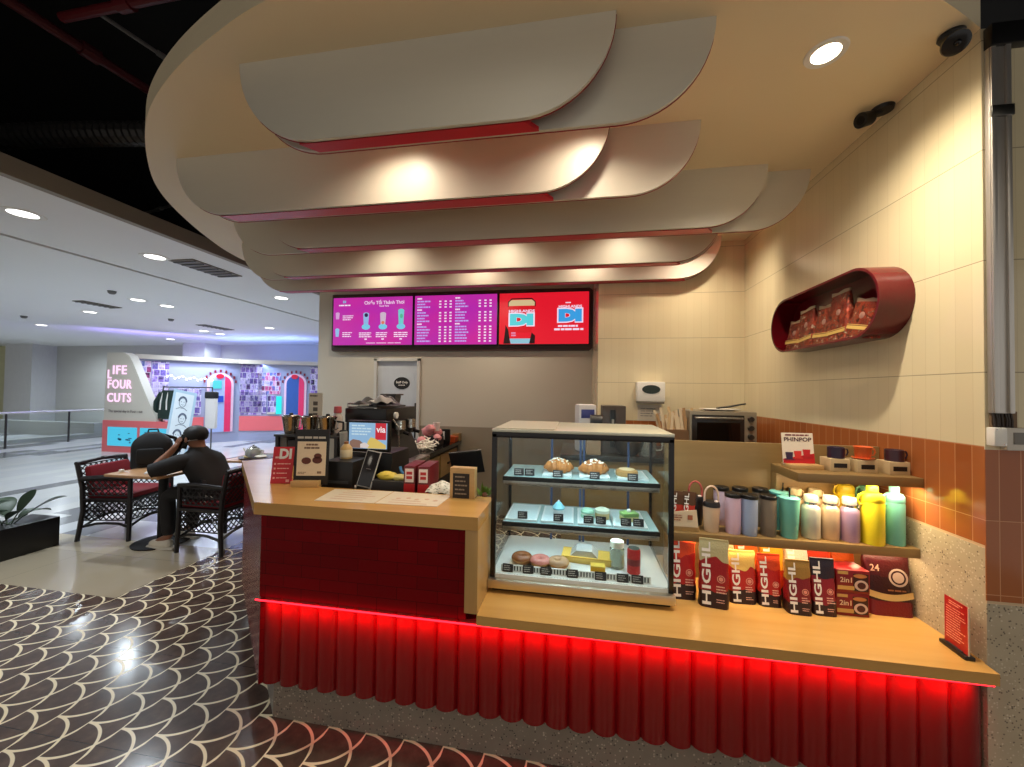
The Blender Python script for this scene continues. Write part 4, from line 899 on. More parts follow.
# =================================================================== BAR TOP ITEMS
Z = 1.058
t = thing('red_placard', 'red leaning placard with white headline on bar top, left of black board', 'placard', (-1.640, 1.945, Z), .24)
q = MB().box(-.057, .057, -.002, .002, 0, .205).build('card', pm(206, 24, 34, .35, 0, 'placard_red'), t, smooth=False); q.rotation_euler = (-.16, 0, 0)
text('DI', .075, WHITEINK, q, (.012, -.0027, .163), bold=.0035, width=.066)
mb = MB(); mb.box(-.043, -.02, -.0027, -.002, .140, .150); [bars(mb, -.028, .046, .112-.026*i, 1, .01, .005, -.0021) for i in range(4)]
for i in range(4): mb.box(-.046, -.036, -.0028, -.002, .104-.026*i, .114-.026*i)
mb.box(.026, .044, -.0028, -.002, .008, .022); mb.build('print', pm(250, 190, 180, .5), q, smooth=False)
MB().box(-.05, .05, .02, .075, 0, .006).build('foot', pm(196, 24, 34, .35, 0, 'placard_foot'), t)
t = thing('sign_board', 'black sign board with cream picture card on a wooden foot', 'sign board', (-1.455, 1.935, Z), .20)
MB().box(-.082, .066, -.040, .026, 0, .032, .002).build('wood_foot', BLOND, t)
q = MB().box(-.094, .094, -.004, .004, .0, .305, .002).build('board', pm(26, 23, 24, .5, 0, 'board_black'), t); q.location = (.008, .0, .006); q.rotation_euler = (-.05, 0, 0)
MB().box(-.078, .080, -.0062, -.0041, .050, .238).build('card', CREAMP, q, smooth=False)
mb = MB(); bars(mb, -.08, .08, .266, 1, .01, .012, -.0042, rnd=.02); mb.build('heading', pm(190, 180, 168, .5), q, smooth=False)
mb = MB(); bars(mb, -.03, .036, .226, 1, .02, .010, -.0063, rnd=.02); bars(mb, -.04, .046, .208, 1, .02, .010, -.0063, rnd=.02); bars(mb, -.07, -.02, .070, 2, .008, .003, -.0063); bars(mb, .036, .07, .074, 1, .01, .012, -.0063); mb.build('card_print', pm(126, 92, 72, .6), q, smooth=False)
mb = MB()
for x, z, r in ((-.026, .132, .026), (.034, .136, .027), (.036, .158, .021)): mb.disc(x, z, r, -.0075, -.0062, .72)
mb.build('cookie_picture', pm(96, 46, 36, .6), q)
t = thing('receipt_printer', 'black receipt printer behind the bar, right of the black sign board', 'printer', (-1.335, 2.09, .90))
MB().box(-.092, .095, -.08, .09, 0, .285, .01).build('case', pm(22, 22, 23, .4), t); MB().box(-.07, .07, -.084, -.078, .16, .175).build('paper_slot', pm(60, 60, 62, .4), t); MB().tube([(.095, -.05, .12), (.12, -.075, .150), (.125, -.10, .1585), (.145, -.13, .1585)], .004, 6).build('cable', pm(206, 200, 190, .5), t)
t = thing('work_table', 'black work table behind the bar holding till and small stock', 'worktop', (-1.0, 2.2, 0))
MB().prism([(-.46, 1.93), (-1.36, 1.93), (-2.05, 2.56), (-1.9, 2.75), (-1.5, 2.42), (-.46, 2.42)], .86, .90, 'z').build('table_top', pm(20, 19, 20, .25), t, True, smooth=False); MB().prism([(-.5, 1.95), (-1.36, 1.95), (-2.0, 2.55), (-1.9, 2.7), (-1.52, 2.38), (-.5, 2.38)], .0, .86, 'z').build('cabinet', pm(30, 28, 28, .5), t, True, smooth=False)
t = thing('till_screen', 'black point of sale customer screen showing a food picture', 'till', (-1.285, 2.24, .90))
MB().box(-.06, .06, .03, .12, 0, .02, .004).build('foot', BLACK, t); MB().box(-.028, .028, .055, .085, .02, .36, .006).build('neck', BLACK, t); MB().box(-.135, .15, .035, .30, .02, .30, .02).build('till_body', pm(24, 23, 24, .4), t)
q = MB().box(-.142, .142, -.012, .020, .308, .502, .008).build('screen_case', BLACK, t); q.location = (.01, 0, .0)
MB().box(-.128, .128, -.0132, -.0118, .328, .488).build('screen', em(150, 190, 226, .9, 'till_screen_light'), q, smooth=False)
MB().box(.050, .122, -.0142, -.0133, .385, .488).build('red_panel', em(216, 44, 60, .8, 'till_red'), q, smooth=False)
mb = MB(); mb.prism([(-.122, .330), (-.03, .330), (-.02, .352), (-.055, .378), (-.10, .384), (-.122, .37)], -.0142, -.0133, 'y'); mb.build('food_picture', em(150, 116, 100, .8, 'till_food'), q, smooth=False)
mb = MB(); mb.prism([(-.01, .330), (.122, .330), (.122, .352), (.05, .392), (.02, .40), (.0, .372)], -.0146, -.0135, 'y'); mb.build('yellow_picture', em(236, 206, 110, .8, 'till_yellow'), q, smooth=False)
mb = MB(); mb.prism([(-.05, .332), (.0, .332), (.01, .350), (-.02, .366), (-.05, .356)], -.0149, -.0137, 'y'); mb.build('pale_picture', em(236, 224, 220, .8, 'till_pale'), q, smooth=False)
text('via', .055, em(250, 236, 236, .95, 'till_white'), q, (.088, -.0149, .448), bold=.0012)
mb = MB(); bars(mb, -.11, .03, .474, 4, .018, .008, -.0133); mb.build('screen_print', em(206, 230, 240, .9, 'till_print'), q, smooth=False)
t = thing('card_reader', 'dark phone shaped card reader with pale rim leaning on stand', 'card reader', (-1.165, 2.0, .90), .05)
MB().box(-.03, .05, -.03, .05, 0, .02, .004).build('foot', WHITE, t); MB().tube([(.02, .03, .02), (.02, .03, .14), (.0, .012, .20)], .008, 8).build('stem', pm(206, 204, 200, .3), t)
q = MB().box(-.043, .043, -.004, .006, 0, .205, .004).build('rim', pm(196, 194, 190, .3, .3), t); q.matrix_local = Matrix.Translation((.005, -.01, .152)) @ Matrix.Rotation(.17, 4, 'Y') @ Matrix.Rotation(-.28, 4, 'X')
MB().box(-.038, .038, -.0065, -.0038, .006, .199, .002).build('screen', pm(38, 36, 38, .12), q)
mb = MB(); bars(mb, -.014, .014, .104, 1, .01, .004, -.0066, rnd=.02); mb.build('screen_print', pm(110, 108, 110, .5), q, smooth=False)
def menu(pts, label, pic):
    t = thing('menu_sheet', label, 'menu', (sum(p[0] for p in pts)/4, sum(p[1] for p in pts)/4, Z+.0006), 0, 'laminated menu sheets on the bar')
    MB().prism(pts, Z+.0006, Z+.0022, 'z').build('sheet', pm(236, 222, 198, .25, 0, 'menu_paper'), t, True, smooth=False)
    mb = MB(); xa, xb = pts[0][0]+.03, pts[3][0]-.03
    for i in range(5 if not pic else 2): mb.box(xa+.02, xb-.06*random.random()-.02, 1.73+.035*i, 1.739+.035*i, Z+.0022, Z+.0026)
    if pic:
        for i in range(5): mb.lathe([(0, 0), (.012, 0), (.012, .0005), (0, .0005)], 14, (xa+.04+.048*i, 1.80+.014*(i % 2), Z+.0022))
    mb.build('menu_print', pm(196, 160, 132, .6), t, True, smooth=False)
menu([(-1.236, 1.683), (-1.27, 1.895), (-.945, 1.915), (-.936, 1.702)], 'left laminated menu sheet lying on wooden bar top', False)
menu([(-.930, 1.702), (-.938, 1.915), (-.62, 1.905), (-.627, 1.712)], 'right laminated menu sheet with small pictures lying on wooden bar top', True)
def hcbox(x, label):
    t = thing('stock_box', label, 'box', (x, 2.02, .90), .08, 'red stock boxes behind the bar')
    MB().box(-.032, .032, -.03, .16, 0, .282, .003).build('carton', pm(110, 30, 34, .4), t); MB().box(-.024, .024, -.032, -.0296, .195, .268).build('label', pm(236, 222, 214, .5), t, smooth=False); mb = MB(); mb.box(-.016, .016, -.0332, -.0321, .236, .252); mb.box(-.016, .016, -.0332, -.0321, .212, .228); mb.build('label_mark', pm(190, 40, 44, .5), t, smooth=False)
    MB().box(-.030, .030, -.0315, -.0297, .135, .185).build('red_band', pm(186, 28, 34, .4), t, smooth=False)
hcbox(-.892, 'red box with white label behind the bar, left of the pair'); hcbox(-.812, 'red box with white label behind the bar, right of the pair')
t = thing('snack_packet', 'yellow crumpled snack packets in a tray behind the bar', 'packet', (-1.02, 2.06, .90))
MB().box(-.10, .10, -.06, .07, 0, .19, .005).build('tray', pm(34, 32, 34, .5), t); MB().ball((-.035, 0, .205), .055, 14, (1.1, .7, .45), .14).build('packet', pm(224, 200, 74, .4), t); MB().ball((.045, .0, .20), .045, 14, (1.2, .7, .4), .14).build('packet', pm(232, 216, 130, .4), t)
t = thing('blue_glove_pack', 'bright blue folded plastic gloves beside the yellow packets', 'gloves', (-.945, 2.12, .90))
MB().box(-.04, .03, -.04, .04, 0, .16).build('carton', pm(40, 60, 100, .5), t); MB().ball((0, -.02, .18), .045, 14, (.9, .6, .6), .18).build('glove', pm(76, 150, 214, .4), t); MB().tube([(-.02, 0, .19), (-.055, .0, .225), (-.06, 0, .25)], .008, 6).build('finger', pm(86, 156, 216, .4), t)
t = thing('wiping_cloth', 'white folded cloth with grey pattern behind the bar', 'cloth', (-.700, 2.0, .90))
MB().box(-.07, .085, -.04, .08, 0, .155, .01).build('caddy', pm(70, 64, 60, .5), t)
def fold(u, v):
    x = -.082+.165*u; y = -.055+.13*v; e = 1-abs(2*u-1)**4; return Vector((x, y, .155+.045*e*(1-abs(2*v-1)**3)+.006*sin(14*u+3*v)+.004*sin(17*v)))
k = N('patterned_cloth'); v_ = k.new('ShaderNodeTexVoronoi'); v_.inputs['Scale'].default_value = 9; k.fin(k.ramp(v_.outputs['Distance'], [(.25, c(150, 150, 130)), (.38, c(226, 222, 208)), (.7, c(236, 232, 220))]), .8)
MB().sheet(fold, 24, 18).build('cloth', k.m, t)
t = thing('price_block', 'wooden block frame with dark chalk panel at right end of bar', 'sign block', (-.555, 1.89, Z))
MB().box(-.064, .064, -.022, .030, 0, .152, .003).build('block', BLOND, t); MB().box(-.047, .038, -.0245, -.0218, .003, .125).build('chalk_panel', pm(40, 32, 30, .6), t, smooth=False)
mb = MB(); bars(mb, -.036, .03, .112, 5, .021, .007, -.0246); mb.build('chalk_writing', pm(150, 136, 120, .7), t, smooth=False)
t = thing('back_monitor', 'black tilted tablet monitor seen from behind, above the wooden block', 'monitor', (-.66, 2.33, .90), .12)
MB().box(-.05, .05, -.05, .05, 0, .012, .003).build('foot', BLACK, t); MB().cyl((0, 0, .01), (0, .0, .20), .012).build('stem', BLACK, t); q = MB().box(-.10, .10, -.008, .008, -.08, .09, .005).build('panel', pm(24, 22, 23, .4), t); q.matrix_local = Matrix.Translation((.0, -.01, .25)) @ Matrix.Rotation(-.12, 4, 'Y') @ Matrix.Rotation(.5, 4, 'X')
t = thing('small_plant', 'small leafy green plant in brown pot at right end behind bar', 'plant', (-.475, 2.02, .90))
MB().lathe([(0, 0), (.04, 0), (.05, .12), (0, .12)], 20).build('pot', pm(116, 80, 58, .7), t)
mb = MB()
for i in range(26):
    a = random.uniform(0, 2*pi); l = random.uniform(.05, .11); e = random.uniform(.5, 1.4); p = Vector((cos(a)*cos(e), sin(a)*cos(e), sin(e)))*l; b = Vector((0, 0, .12)); s = Vector((-sin(a), cos(a), 0))*.011
    vs = mb._v([b, b+p*.55+s, b+p, b+p*.55-s]); mb.bm.faces.new(vs)
mb.build('leaves', pm(110, 140, 50, .5, 0, 'leaf_green', .3), t)
MB().ball((.01, -.035, .15), .016, 10).build('brown_tag', pm(120, 70, 44, .5), t)
# =================================================================== LEFT WORK COUNTER AND MACHINES
t = thing('work_counter', 'long black topped work counter along left side with wooden drawers', 'counter', (-1.85, 3.7, 0))
MB().box(-2.25, -1.47, 2.62, 4.895, .90, .945, .004).build('counter_top', pm(18, 17, 18, .12), t, True)
MB().box(-2.2, -1.52, 2.68, 4.895, 0, .90).build('cabinet', pm(32, 29, 29, .45), t, True, smooth=False)
for y0 in (3.55, 4.2): q = MB().box(-1.518, -1.500, y0, y0+.6, .60, .86, .003).build('drawer', OAKB, t, True, ang=30); h = MB().box(-1.5, -1.485, y0+.22, y0+.38, .72, .74, .003).build('handle', BLACK, q); h.data.transform(Matrix.Translation(-WLOC[t.name]))
MB().box(-1.518, -1.502, 2.9, 3.45, .30, .84, .003).build('panel', pm(50, 48, 48, .4), t, True)
t = thing('waste_bin', 'pale slatted bin under the black work counter', 'bin', (-1.38, 3.5, 0))
MB().prism([(-.10, 0), (.10, 0), (.12, .66), (-.12, .66)], -.13, .13, 'y').build('bin_body', pm(196, 194, 188, .4), t, smooth=False)
mb = MB(); [mb.box(-.09+.045*i, -.075+.045*i, -.136, -.129, .05, .62) for i in range(5)]; mb.build('rib', pm(120, 118, 114, .5), t)
t = thing('crate_end', 'upright wooden board at far end of the black work counter', 'board', (-1.50, 4.83, .945))
MB().box(-.06, .03, -.06, .06, 0, .095, .003).build('wood_block', OAKB, t)
t = thing('espresso_machine', 'black espresso machine with steel group heads on left work counter', 'espresso machine', (-1.62, 2.95, .945))
MB().prism([(-.15, 0), (.26, 0), (.235, .10), (.12, .36), (.08, .40), (-.15, .40)], -.18, .34, 'y').build('body', pm(26, 24, 25, .35), t, ang=25)
MB().box(-.16, .19, -.19, .36, .39, .505, .012).build('head_box', pm(20, 18, 19, .3), t)
MB().box(-.145, .10, -.17, .34, .505, .515).build('cup_tray', STEELB, t)
for i in range(4): MB().tube([(-.15, -.17+.16*i, .512), (-.15, -.17+.16*i, .538), (-.15, -.06+.16*i, .538)], .006, 6).build('tray_rail', STEEL, t)
for y in (.02, .22):
    MB().cyl((.20, y, .40), (.20, y, .33), .045, .05, 20).build('group_head', STEEL, t)
    q = MB().cyl((.20, y, .325), (.20, y, .285), .042, .036, 20).build('portafilter', STEELB, t); MB().tube([(.22, y, .305), (.25, y, .30), (.285, y, .29)], .014, 8).build('handle', BLACK, q)
MB().box(.12, .34, -.15, .34, .03, .075, .004).build('drip_tray', STEEL, t); MB().tube([(.22, -.14, .42), (.27, -.15, .36), (.28, -.15, .18)], .007, 8).build('steam_wand', STEEL, t)
MB().cyl((.215, -.10, .45), (.235, -.10, .45), .025, n=18).build('gauge', WHITE, t)
t = thing('bar_towel', 'dark and grey crumpled bags heaped on top of the espresso machine', 'bag', (-1.62, 2.95, 1.461))
def heap(u, v):
    e = (1-abs(2*u-1)**2.4)*(1-abs(2*v-1)**2.2); return Vector((-.16+.33*u, -.13+.30*v, .012+e*(.05+.035*sin(9*u+2*v)+.03*sin(13*v+5*u))))
MB().sheet(heap, 26, 20).build('dark_bag', pm(40, 36, 37, .5, 0, 'bag_dark', .3), t, ang=20)
h2 = MB().sheet(lambda u, v: Vector((.0+.17*u, -.14+.16*v, .035+(1-abs(2*u-1)**2)*(1-abs(2*v-1)**2)*.05+.008*sin(11*u+7*v))), 14, 12); h2.build('grey_bag', pm(146, 142, 138, .4), t, ang=20)
t = thing('coffee_grinder', 'dark grey bean hopper of a grinder standing before the staff door', 'grinder', (-1.96, 3.9, .99))
MB().box(-.10, .10, -.10, .10, -.045, .42, .01).build('body', pm(30, 28, 29, .35), t); MB().lathe([(.05, .38), (.075, .42), (.10, .53), (.095, .55), (0, .55)], 4).xf(Matrix.Rotation(pi/4, 4, 'Z')).build('hopper', pm(62, 58, 58, .3), t); MB().box(-.09, .09, -.09, .09, .545, .562, .004).build('hopper_lid', pm(74, 70, 70, .3), t); MB().box(-.03, .03, -.15, -.10, .16, .21, .004).build('spout', STEELB, t)
t = thing('knock_grinder', 'second black grinder with steel front beside the espresso machine', 'grinder', (-1.74, 3.50, .945))
MB().box(-.10, .09, -.12, .12, 0, .30, .008).build('body', pm(22, 21, 22, .35), t); MB().box(-.08, .13, -.09, .09, .28, .345, .008).build('head', STEELB, t); MB().box(.09, .13, -.04, .04, .12, .2, .004).build('fork', STEEL, t); MB().box(-.09, .10, -.10, .10, .35, .40, .01).build('tray', pm(116, 110, 102, .35, .6), t)
t = thing('pink_cup_stack', 'pink bags and cups piled on far part of work counter', 'cups', (-1.68, 4.38, .945))
MB().box(-.11, .11, -.10, .10, 0, .10, .006).build('dark_box', pm(30, 26, 27, .5), t)
for x, y, z, r in ((-.05, -.02, .16, .075), (.055, .02, .15, .065), (.0, -.06, .20, .06), (.09, -.07, .10, .05), (-.09, -.09, .06, .06)): MB().ball((x, y, z), r, 12, (1, .8, .8), .12).build('pink_pack', pm(226, 150, 154, .5, 0, 'pink_wrap', .2), t)
MB().lathe([(.035, .17), (.045, .27), (.042, .27), (.032, .175), (0, .175)], 18, (.06, -.02, 0)).build('paper_cup', pm(240, 226, 220, .5), t)
t = thing('dark_mug', 'black mug with white stripe behind the white straw heap', 'mug', (-1.585, 4.58, .945))
MB().lathe([(0, 0), (.055, 0), (.062, .02), (.062, .165), (.058, .165), (.056, .03), (0, .03)], 24).build('mug_body', BLACK, t); MB().box(-.010, .012, -.0645, -.061, .05, .15, .001).build('stripe', WHITE, t)
t = thing('straw_heap', 'heap of white paper straws and napkins on the work counter', 'straws', (-1.60, 4.02, .945))
rs = random.Random(3)
for i in range(60):
    a = rs.uniform(0, pi); L = rs.uniform(.05, .12); x, y, z = rs.gauss(0, .055), rs.gauss(-.02, .09), abs(rs.gauss(.03, .028))
    MB().cyl((x-L*cos(a)/2, y-L*sin(a)/2, z+.006), (x+L*cos(a)/2, y+L*sin(a)/2, z+rs.uniform(0, .03)+.006), .0075, n=6).build('straw', pm(238, 232, 220, .5, 0, 'straw_white'), t)
t = thing('orange_tray', 'orange plastic tray with sachets at far end of work counter', 'tray', (-1.59, 4.74, .945))
MB().prism([(-.10, 0), (.10, 0), (.115, .07), (-.115, .07)], -.08, .08, 'y').build('tray_body', pm(196, 84, 36, .4), t, smooth=False); MB().ball((-.04, 0, .085), .05, 10, (1, 1, .6), .15).build('sachet', pm(236, 226, 214, .5), t)
# steel shakers and sign on a rack at left end behind the bar
t = thing('cup_rack', 'dark metal rack behind the bar carrying three steel pitchers', 'rack', (-1.95, 2.60, 0))
MB().box(-.21, .30, -.12, .16, .90, .94, .004).build('lower_tray', pm(40, 40, 42, .4), t)
mb = MB(); [mb.box(x-.012, x+.012, y-.012, y+.012, 0, 1.26) for x in (-.19, .28) for y in (-.1, .14)]; mb.build('upright', pm(36, 36, 38, .4), t)
MB().box(-.21, .30, -.12, .16, 1.245, 1.262, .003).build('top_tray', pm(60, 60, 62, .3, .6), t)
mb = MB(); mb.box(-.175, -.12, -.10, .08, .94, 1.24, .006); mb.build('grey_carton', pm(96, 94, 92, .5), t); MB().box(-.11, .05, -.10, .08, .94, 1.22, .006).build('dark_carton', pm(44, 42, 42, .5), t)
def pitcher(x, label):
    q = thing('steel_pitcher', label, 'pitcher', (x, 2.56, 1.262), 0, 'steel pitchers on the rack')
    MB().lathe([(0, 0), (.040, 0), (.046, .02), (.060, .118), (.064, .124), (.064, .130), (.055, .132), (.052, .138), (0, .140)], 26).build('pitcher_body', pm(176, 170, 160, .18, 1, 'polished_steel', 0), q); MB().tube([(.055, 0, .11), (.085, 0, .10), (.082, 0, .045), (.045, 0, .035)], .005, 7).build('handle', CHROME, q); MB().lathe([(0, .138), (.015, .139), (.012, .152), (0, .153)], 16).build('lid_knob', BLACK, q)
pitcher(-2.085, 'polished steel pitcher on the rack, left of three'); pitcher(-1.925, 'polished steel pitcher on the rack, middle of three'); pitcher(-1.785, 'polished steel pitcher on the rack, right of three')
t = thing('menu_stand', 'cream upright card with small drawings behind the steel pitchers', 'sign', (-1.99, 2.70, 1.262), .1)
q = MB().box(-.055, .055, -.002, .002, .0, .30).build('card', pm(226, 216, 196, .5), t, smooth=False); mb = MB(); [mb.box(-.018, .018, -.003, -.0019, .07+.045*i, .10+.045*i) for i in range(4)]; bars(mb, -.045, .045, .285, 1, .01, .012, -.002); mb.build('card_print', pm(96, 86, 76, .6), q, smooth=False); MB().box(-.06, .06, -.03, .03, 0, .012).build('foot', WHITE, t)
t = thing('red_cap_bottle', 'clear bottle with a pinkish red cap beside steel pitchers', 'bottle', (-1.80, 2.70, 1.262))
MB().lathe([(0, 0), (.035, 0), (.036, .12), (.022, .15), (0, .15)], 22).build('bottle_body', pm(206, 190, 180, .2), t); MB().lathe([(.026, .15), (.030, .155), (.026, .20), (0, .204)], 18).build('cap', pm(196, 84, 88, .4), t)
t = thing('blender_jug', 'pale glass blender jug with dark base behind black board', 'blender', (-1.545, 2.45, .90))
MB().lathe([(0, 0), (.07, 0), (.065, .20), (0, .20)], 22).build('base', pm(34, 33, 34, .4), t); MB().lathe([(.05, .20), (.062, .40), (.058, .40), (.046, .21), (0, .21)], 22).build('jug', pm(214, 214, 208, .12, 0, 'blend_glass', 0, Transmission_Weight=.5), t); MB().ball((0, 0, .32), .035, 12).build('whisk_ball', CHROME, t)
t = thing('pump_bottle', 'black pump dispenser bottle in front of grey rear wall', 'bottle', (-1.66, 2.56, .90))
MB().lathe([(0, 0), (.05, 0), (.05, .36), (.02, .40), (0, .40)], 20).build('bottle_body', pm(24, 23, 24, .4), t); MB().tube([(0, 0, .40), (0, 0, .455), (-.05, 0, .46)], .008, 7).build('pump', BLACK, t)
t = thing('syrup_bottle', 'cream labelled syrup bottle standing on black printer', 'bottle', (-1.345, 2.11, 1.1855)); t.scale = (.8, .8, .8)
MB().lathe([(0, 0), (.040, 0), (.042, .008), (.042, .075), (.026, .100), (.016, .108), (0, .108)], 24).build('bottle_body', pm(206, 170, 110, .3), t); MB().lathe([(.0425, .012), (.0428, .013), (.0428, .066), (.0425, .067)], 24).build('label', pm(232, 214, 176, .5), t); MB().lathe([(.017, .106), (.017, .124), (0, .126)], 16).build('cap', pm(150, 96, 50, .4), t)

# =================================================================== MENU SCREENS
t = thing('screen_frame', 'long dark brown frame carrying the three menu screens', 'frame', (-1.55, 4.87, 2.12))
MB().prism([(y_, z_) for y_, z_ in [(-3.345, 2.135), (-3.325, 2.115), (.16, 2.115), (.20, 2.15), (.20, 2.87), (.16, 2.90), (-3.345, 2.90)]], 4.84, 4.9, 'y').build('frame_box', pm(64, 40, 34, .4), t, True, smooth=False)
def screen(xa, xb, label, col):
    t = thing('menu_screen', label, 'screen', ((xa+xb)/2, 4.80, 2.18), 0, 'wall menu screens')
    w = (xb-xa)/2; MB().box(-w, w, 0, .038, 0, .675, .004).build('housing', BLACK, t)
    MB().box(-w+.012, w-.012, -.0015, .002, .014, .662).build('panel', col, t, smooth=False); return t, w
k = N('magenta_screen'); tc_ = k.new('ShaderNodeTexCoord'); nn = k.noise(tc_.outputs['Generated'], 2.2, 1); cc = k.mix(nn, c(176, 44, 190), c(222, 40, 150)); k.fin(c(40, 10, 40), .3); k.l.new(cc, k.b.inputs['Emission Color']); k.b.inputs['Emission Strength'].default_value = .95; MAG = k.m
SW = em(250, 226, 250, 1.0, 'screen_white'); SL = em(196, 170, 246, .95, 'screen_lilac'); SB = em(120, 206, 236, .95, 'screen_cyan'); SP = em(120, 110, 230, .9, 'screen_violet')
YT = -.0025
t, w = screen(-3.31, -2.135, 'left magenta menu screen showing iced drinks', MAG)
fx = lambda f: -w+2*w*f
text('Chiều Tối Thảnh Thơi', .062, SW, t, (fx(.645), YT, .585), bold=.0012, width=w*.98); text('Good Time', .030, SW, t, (fx(.645), YT, .54), bold=.0006)
text('DI', .045, SB, t, (fx(.15), YT, .605), bold=.002); mb = MB(); bars(mb, fx(.08), fx(.23), .568, 1, .02, .018, YT+.001, rnd=.02); mb.build('logo_print', SW, t, smooth=False)
def glass_pic(x, z, h, wd, col, plate=True):
    mb = MB(); mb.prism([(x-wd*.36, z), (x+wd*.36, z), (x+wd*.5, z+h), (x-wd*.5, z+h)], YT-.001, YT+.001, 'y'); mb.disc(x, z+h*1.0, wd*.5, YT-.0012, YT+.001, .5); mb.build('drink_picture', em(*col, .9, 'drink_pic'), t, smooth=False)
    if plate: MB().disc(x, z-.005, wd*.72, YT-.0018, YT+.0005, .62).build('plate_picture', SB, t, smooth=False)
glass_pic(fx(.425), .265, .17, .085, (150, 190, 240)); MB().disc(fx(.428), .42, .026, YT-.003, YT).build('dark_topping', em(50, 30, 80, .8, 'pic_dark'), t, smooth=False)
glass_pic(fx(.635), .265, .17, .085, (214, 190, 214)); MB().disc(fx(.635), .315, .022, YT-.003, YT).build('fruit_picture', em(230, 120, 90, .9, 'pic_orange'), t, smooth=False)
glass_pic(fx(.855), .265, .21, .085, (110, 214, 214)); MB().disc(fx(.86), .40, .02, YT-.003, YT, 1.5).build('leaf_picture', em(80, 190, 150, .9, 'pic_green'), t, smooth=False)
glass_pic(fx(.065), .37, .08, .06, (226, 170, 226), False); glass_pic(fx(.065), .13, .10, .06, (150, 200, 244), False)
mb = MB()
for f in (.425, .635, .855): bars(mb, fx(f-.085), fx(f+.085), .185, 3, .026, .013, YT+.001, rnd=.3); mb.box(fx(f)-.018, fx(f)+.018, YT, YT+.001, .085, .103)
for z in (.42, .19): bars(mb, fx(.13), fx(.27), z, 3, .026, .012, YT+.001, rnd=.3)
bars(mb, fx(.43), fx(.88), .045, 1, .02, .008, YT+.001, rnd=.05); mb.build('small_print', SW, t, smooth=False)
t, w = screen(-2.125, -.99, 'middle magenta menu screen filled with rows of price text', MAG)
fx = lambda f: -w+2*w*f
mb = MB(); mv = MB(); rs = random.Random(5)
for x0, n, cols in ((.04, 16, (.32, .385, .445)), (.50, 16, (.79, .855, .915))):
    for i in range(n):
        z = .632-.0375*i; head = i in (0, 4, 9); l = .06 if head else rs.uniform(.09, .17)
        bars(mv if not head else mb, fx(x0), fx(x0+l), z, 1, .02, .019, YT+.001, rnd=.02, rs=rs)
        if not head:
            for cx in cols: mb.box(fx(cx)-.015, fx(cx)+.015, YT, YT+.001, z-.021, z-.003)
mb.build('price_print', SW, t, smooth=False); mv.build('item_print', SL, t, smooth=False)
t, w = screen(-.98, .165, 'right red menu screen with big blue letters and a cup', em(238, 24, 46, .95, 'screen_red'))
fx = lambda f: -w+2*w*f
text('HIGHLANDS', .045, SW, t, (fx(.79), YT-.001, .478), bold=.0015, width=w*.50)
text('DI', .20, SW, t, (fx(.79), YT+.0008, .362), bold=.026, width=w*.56); text('DI', .18, em(60, 166, 236, .95, 'screen_blue'), t, (fx(.79), YT-.0006, .362), bold=.018, width=w*.50)
mb = MB(); bars(mb, fx(.66), fx(.88), .248, 1, .03, .022, YT+.001, rnd=.02); bars(mb, fx(.62), fx(.94), .208, 1, .03, .024, YT+.001, rnd=.02); bars(mb, fx(.74), fx(.80), .535, 1, .03, .014, YT+.001, rnd=.02); mb.build('small_print', SW, t, smooth=False)
cx = fx(.26)
MB().prism([(cx-.17, .16), (cx+.13, .16), (cx+.17, .50), (cx-.17, .50)], YT-.0005, YT+.001, 'y').build('cup_picture', em(226, 20, 36, .95, 'cup_red'), t, smooth=False)
MB().prism([(cx-.17, .50), (cx+.17, .50), (cx+.17, .545), (cx+.13, .575), (cx-.13, .575), (cx-.17, .545)], YT-.0005, YT+.001, 'y').build('cup_top', em(226, 200, 150, .9, 'cup_top'), t, smooth=False)
MB().prism([(cx-.175, .49), (cx-.165, .49), (cx-.165, .545), (cx-.125, .583), (cx+.125, .583), (cx+.165, .545), (cx+.165, .49), (cx+.177, .49), (cx+.177, .55), (cx+.13, .597), (cx-.13, .597), (cx-.177, .55)], YT-.001, YT+.001, 'y').build('cup_rim', em(40, 14, 20, .8, 'cup_rim'), t, smooth=False)
text('HIGHLANDS', .045, SW, t, (cx, YT-.0014, .432), bold=.0015, width=.33)
text('DI', .19, SW, t, (cx, YT-.0008, .318), bold=.024, width=.335); text('DI', .17, em(90, 216, 226, .95, 'screen_teal'), t, (cx, YT-.0022, .318), bold=.017, width=.30)
MB().prism([(cx-.135, .02), (cx+.10, .02), (cx+.12, .085), (cx-.15, .085)], YT-.0012, YT+.001, 'y').build('cup_base', em(150, 206, 226, .9, 'cup_base'), t, smooth=False)
MB().prism([(cx-.23, .02), (cx-.14, .02), (cx-.17, .20), (cx-.205, .26), (cx-.21, .18)], YT-.002, YT+.001, 'y').build('hand_shadow_picture', em(40, 10, 16, .6, 'pic_black'), t, smooth=False)
MB().prism([(cx+.10, .02), (cx+.17, .02), (cx+.175, .12), (cx+.13, .16)], YT-.002, YT+.001, 'y').build('hand_shadow_picture', em(40, 10, 16, .6, 'pic_black'), t, smooth=False)
mb = MB(); bars(mb, cx-.13, cx-.05, .165, 2, .03, .02, YT-.0004); mb.build('cup_print', em(236, 150, 190, .9, 'cup_print'), t, smooth=False)
t = thing('door_sign', 'black oval sign with white writing on the pale staff door', 'sign', (-2.33, 4.914, 1.685))
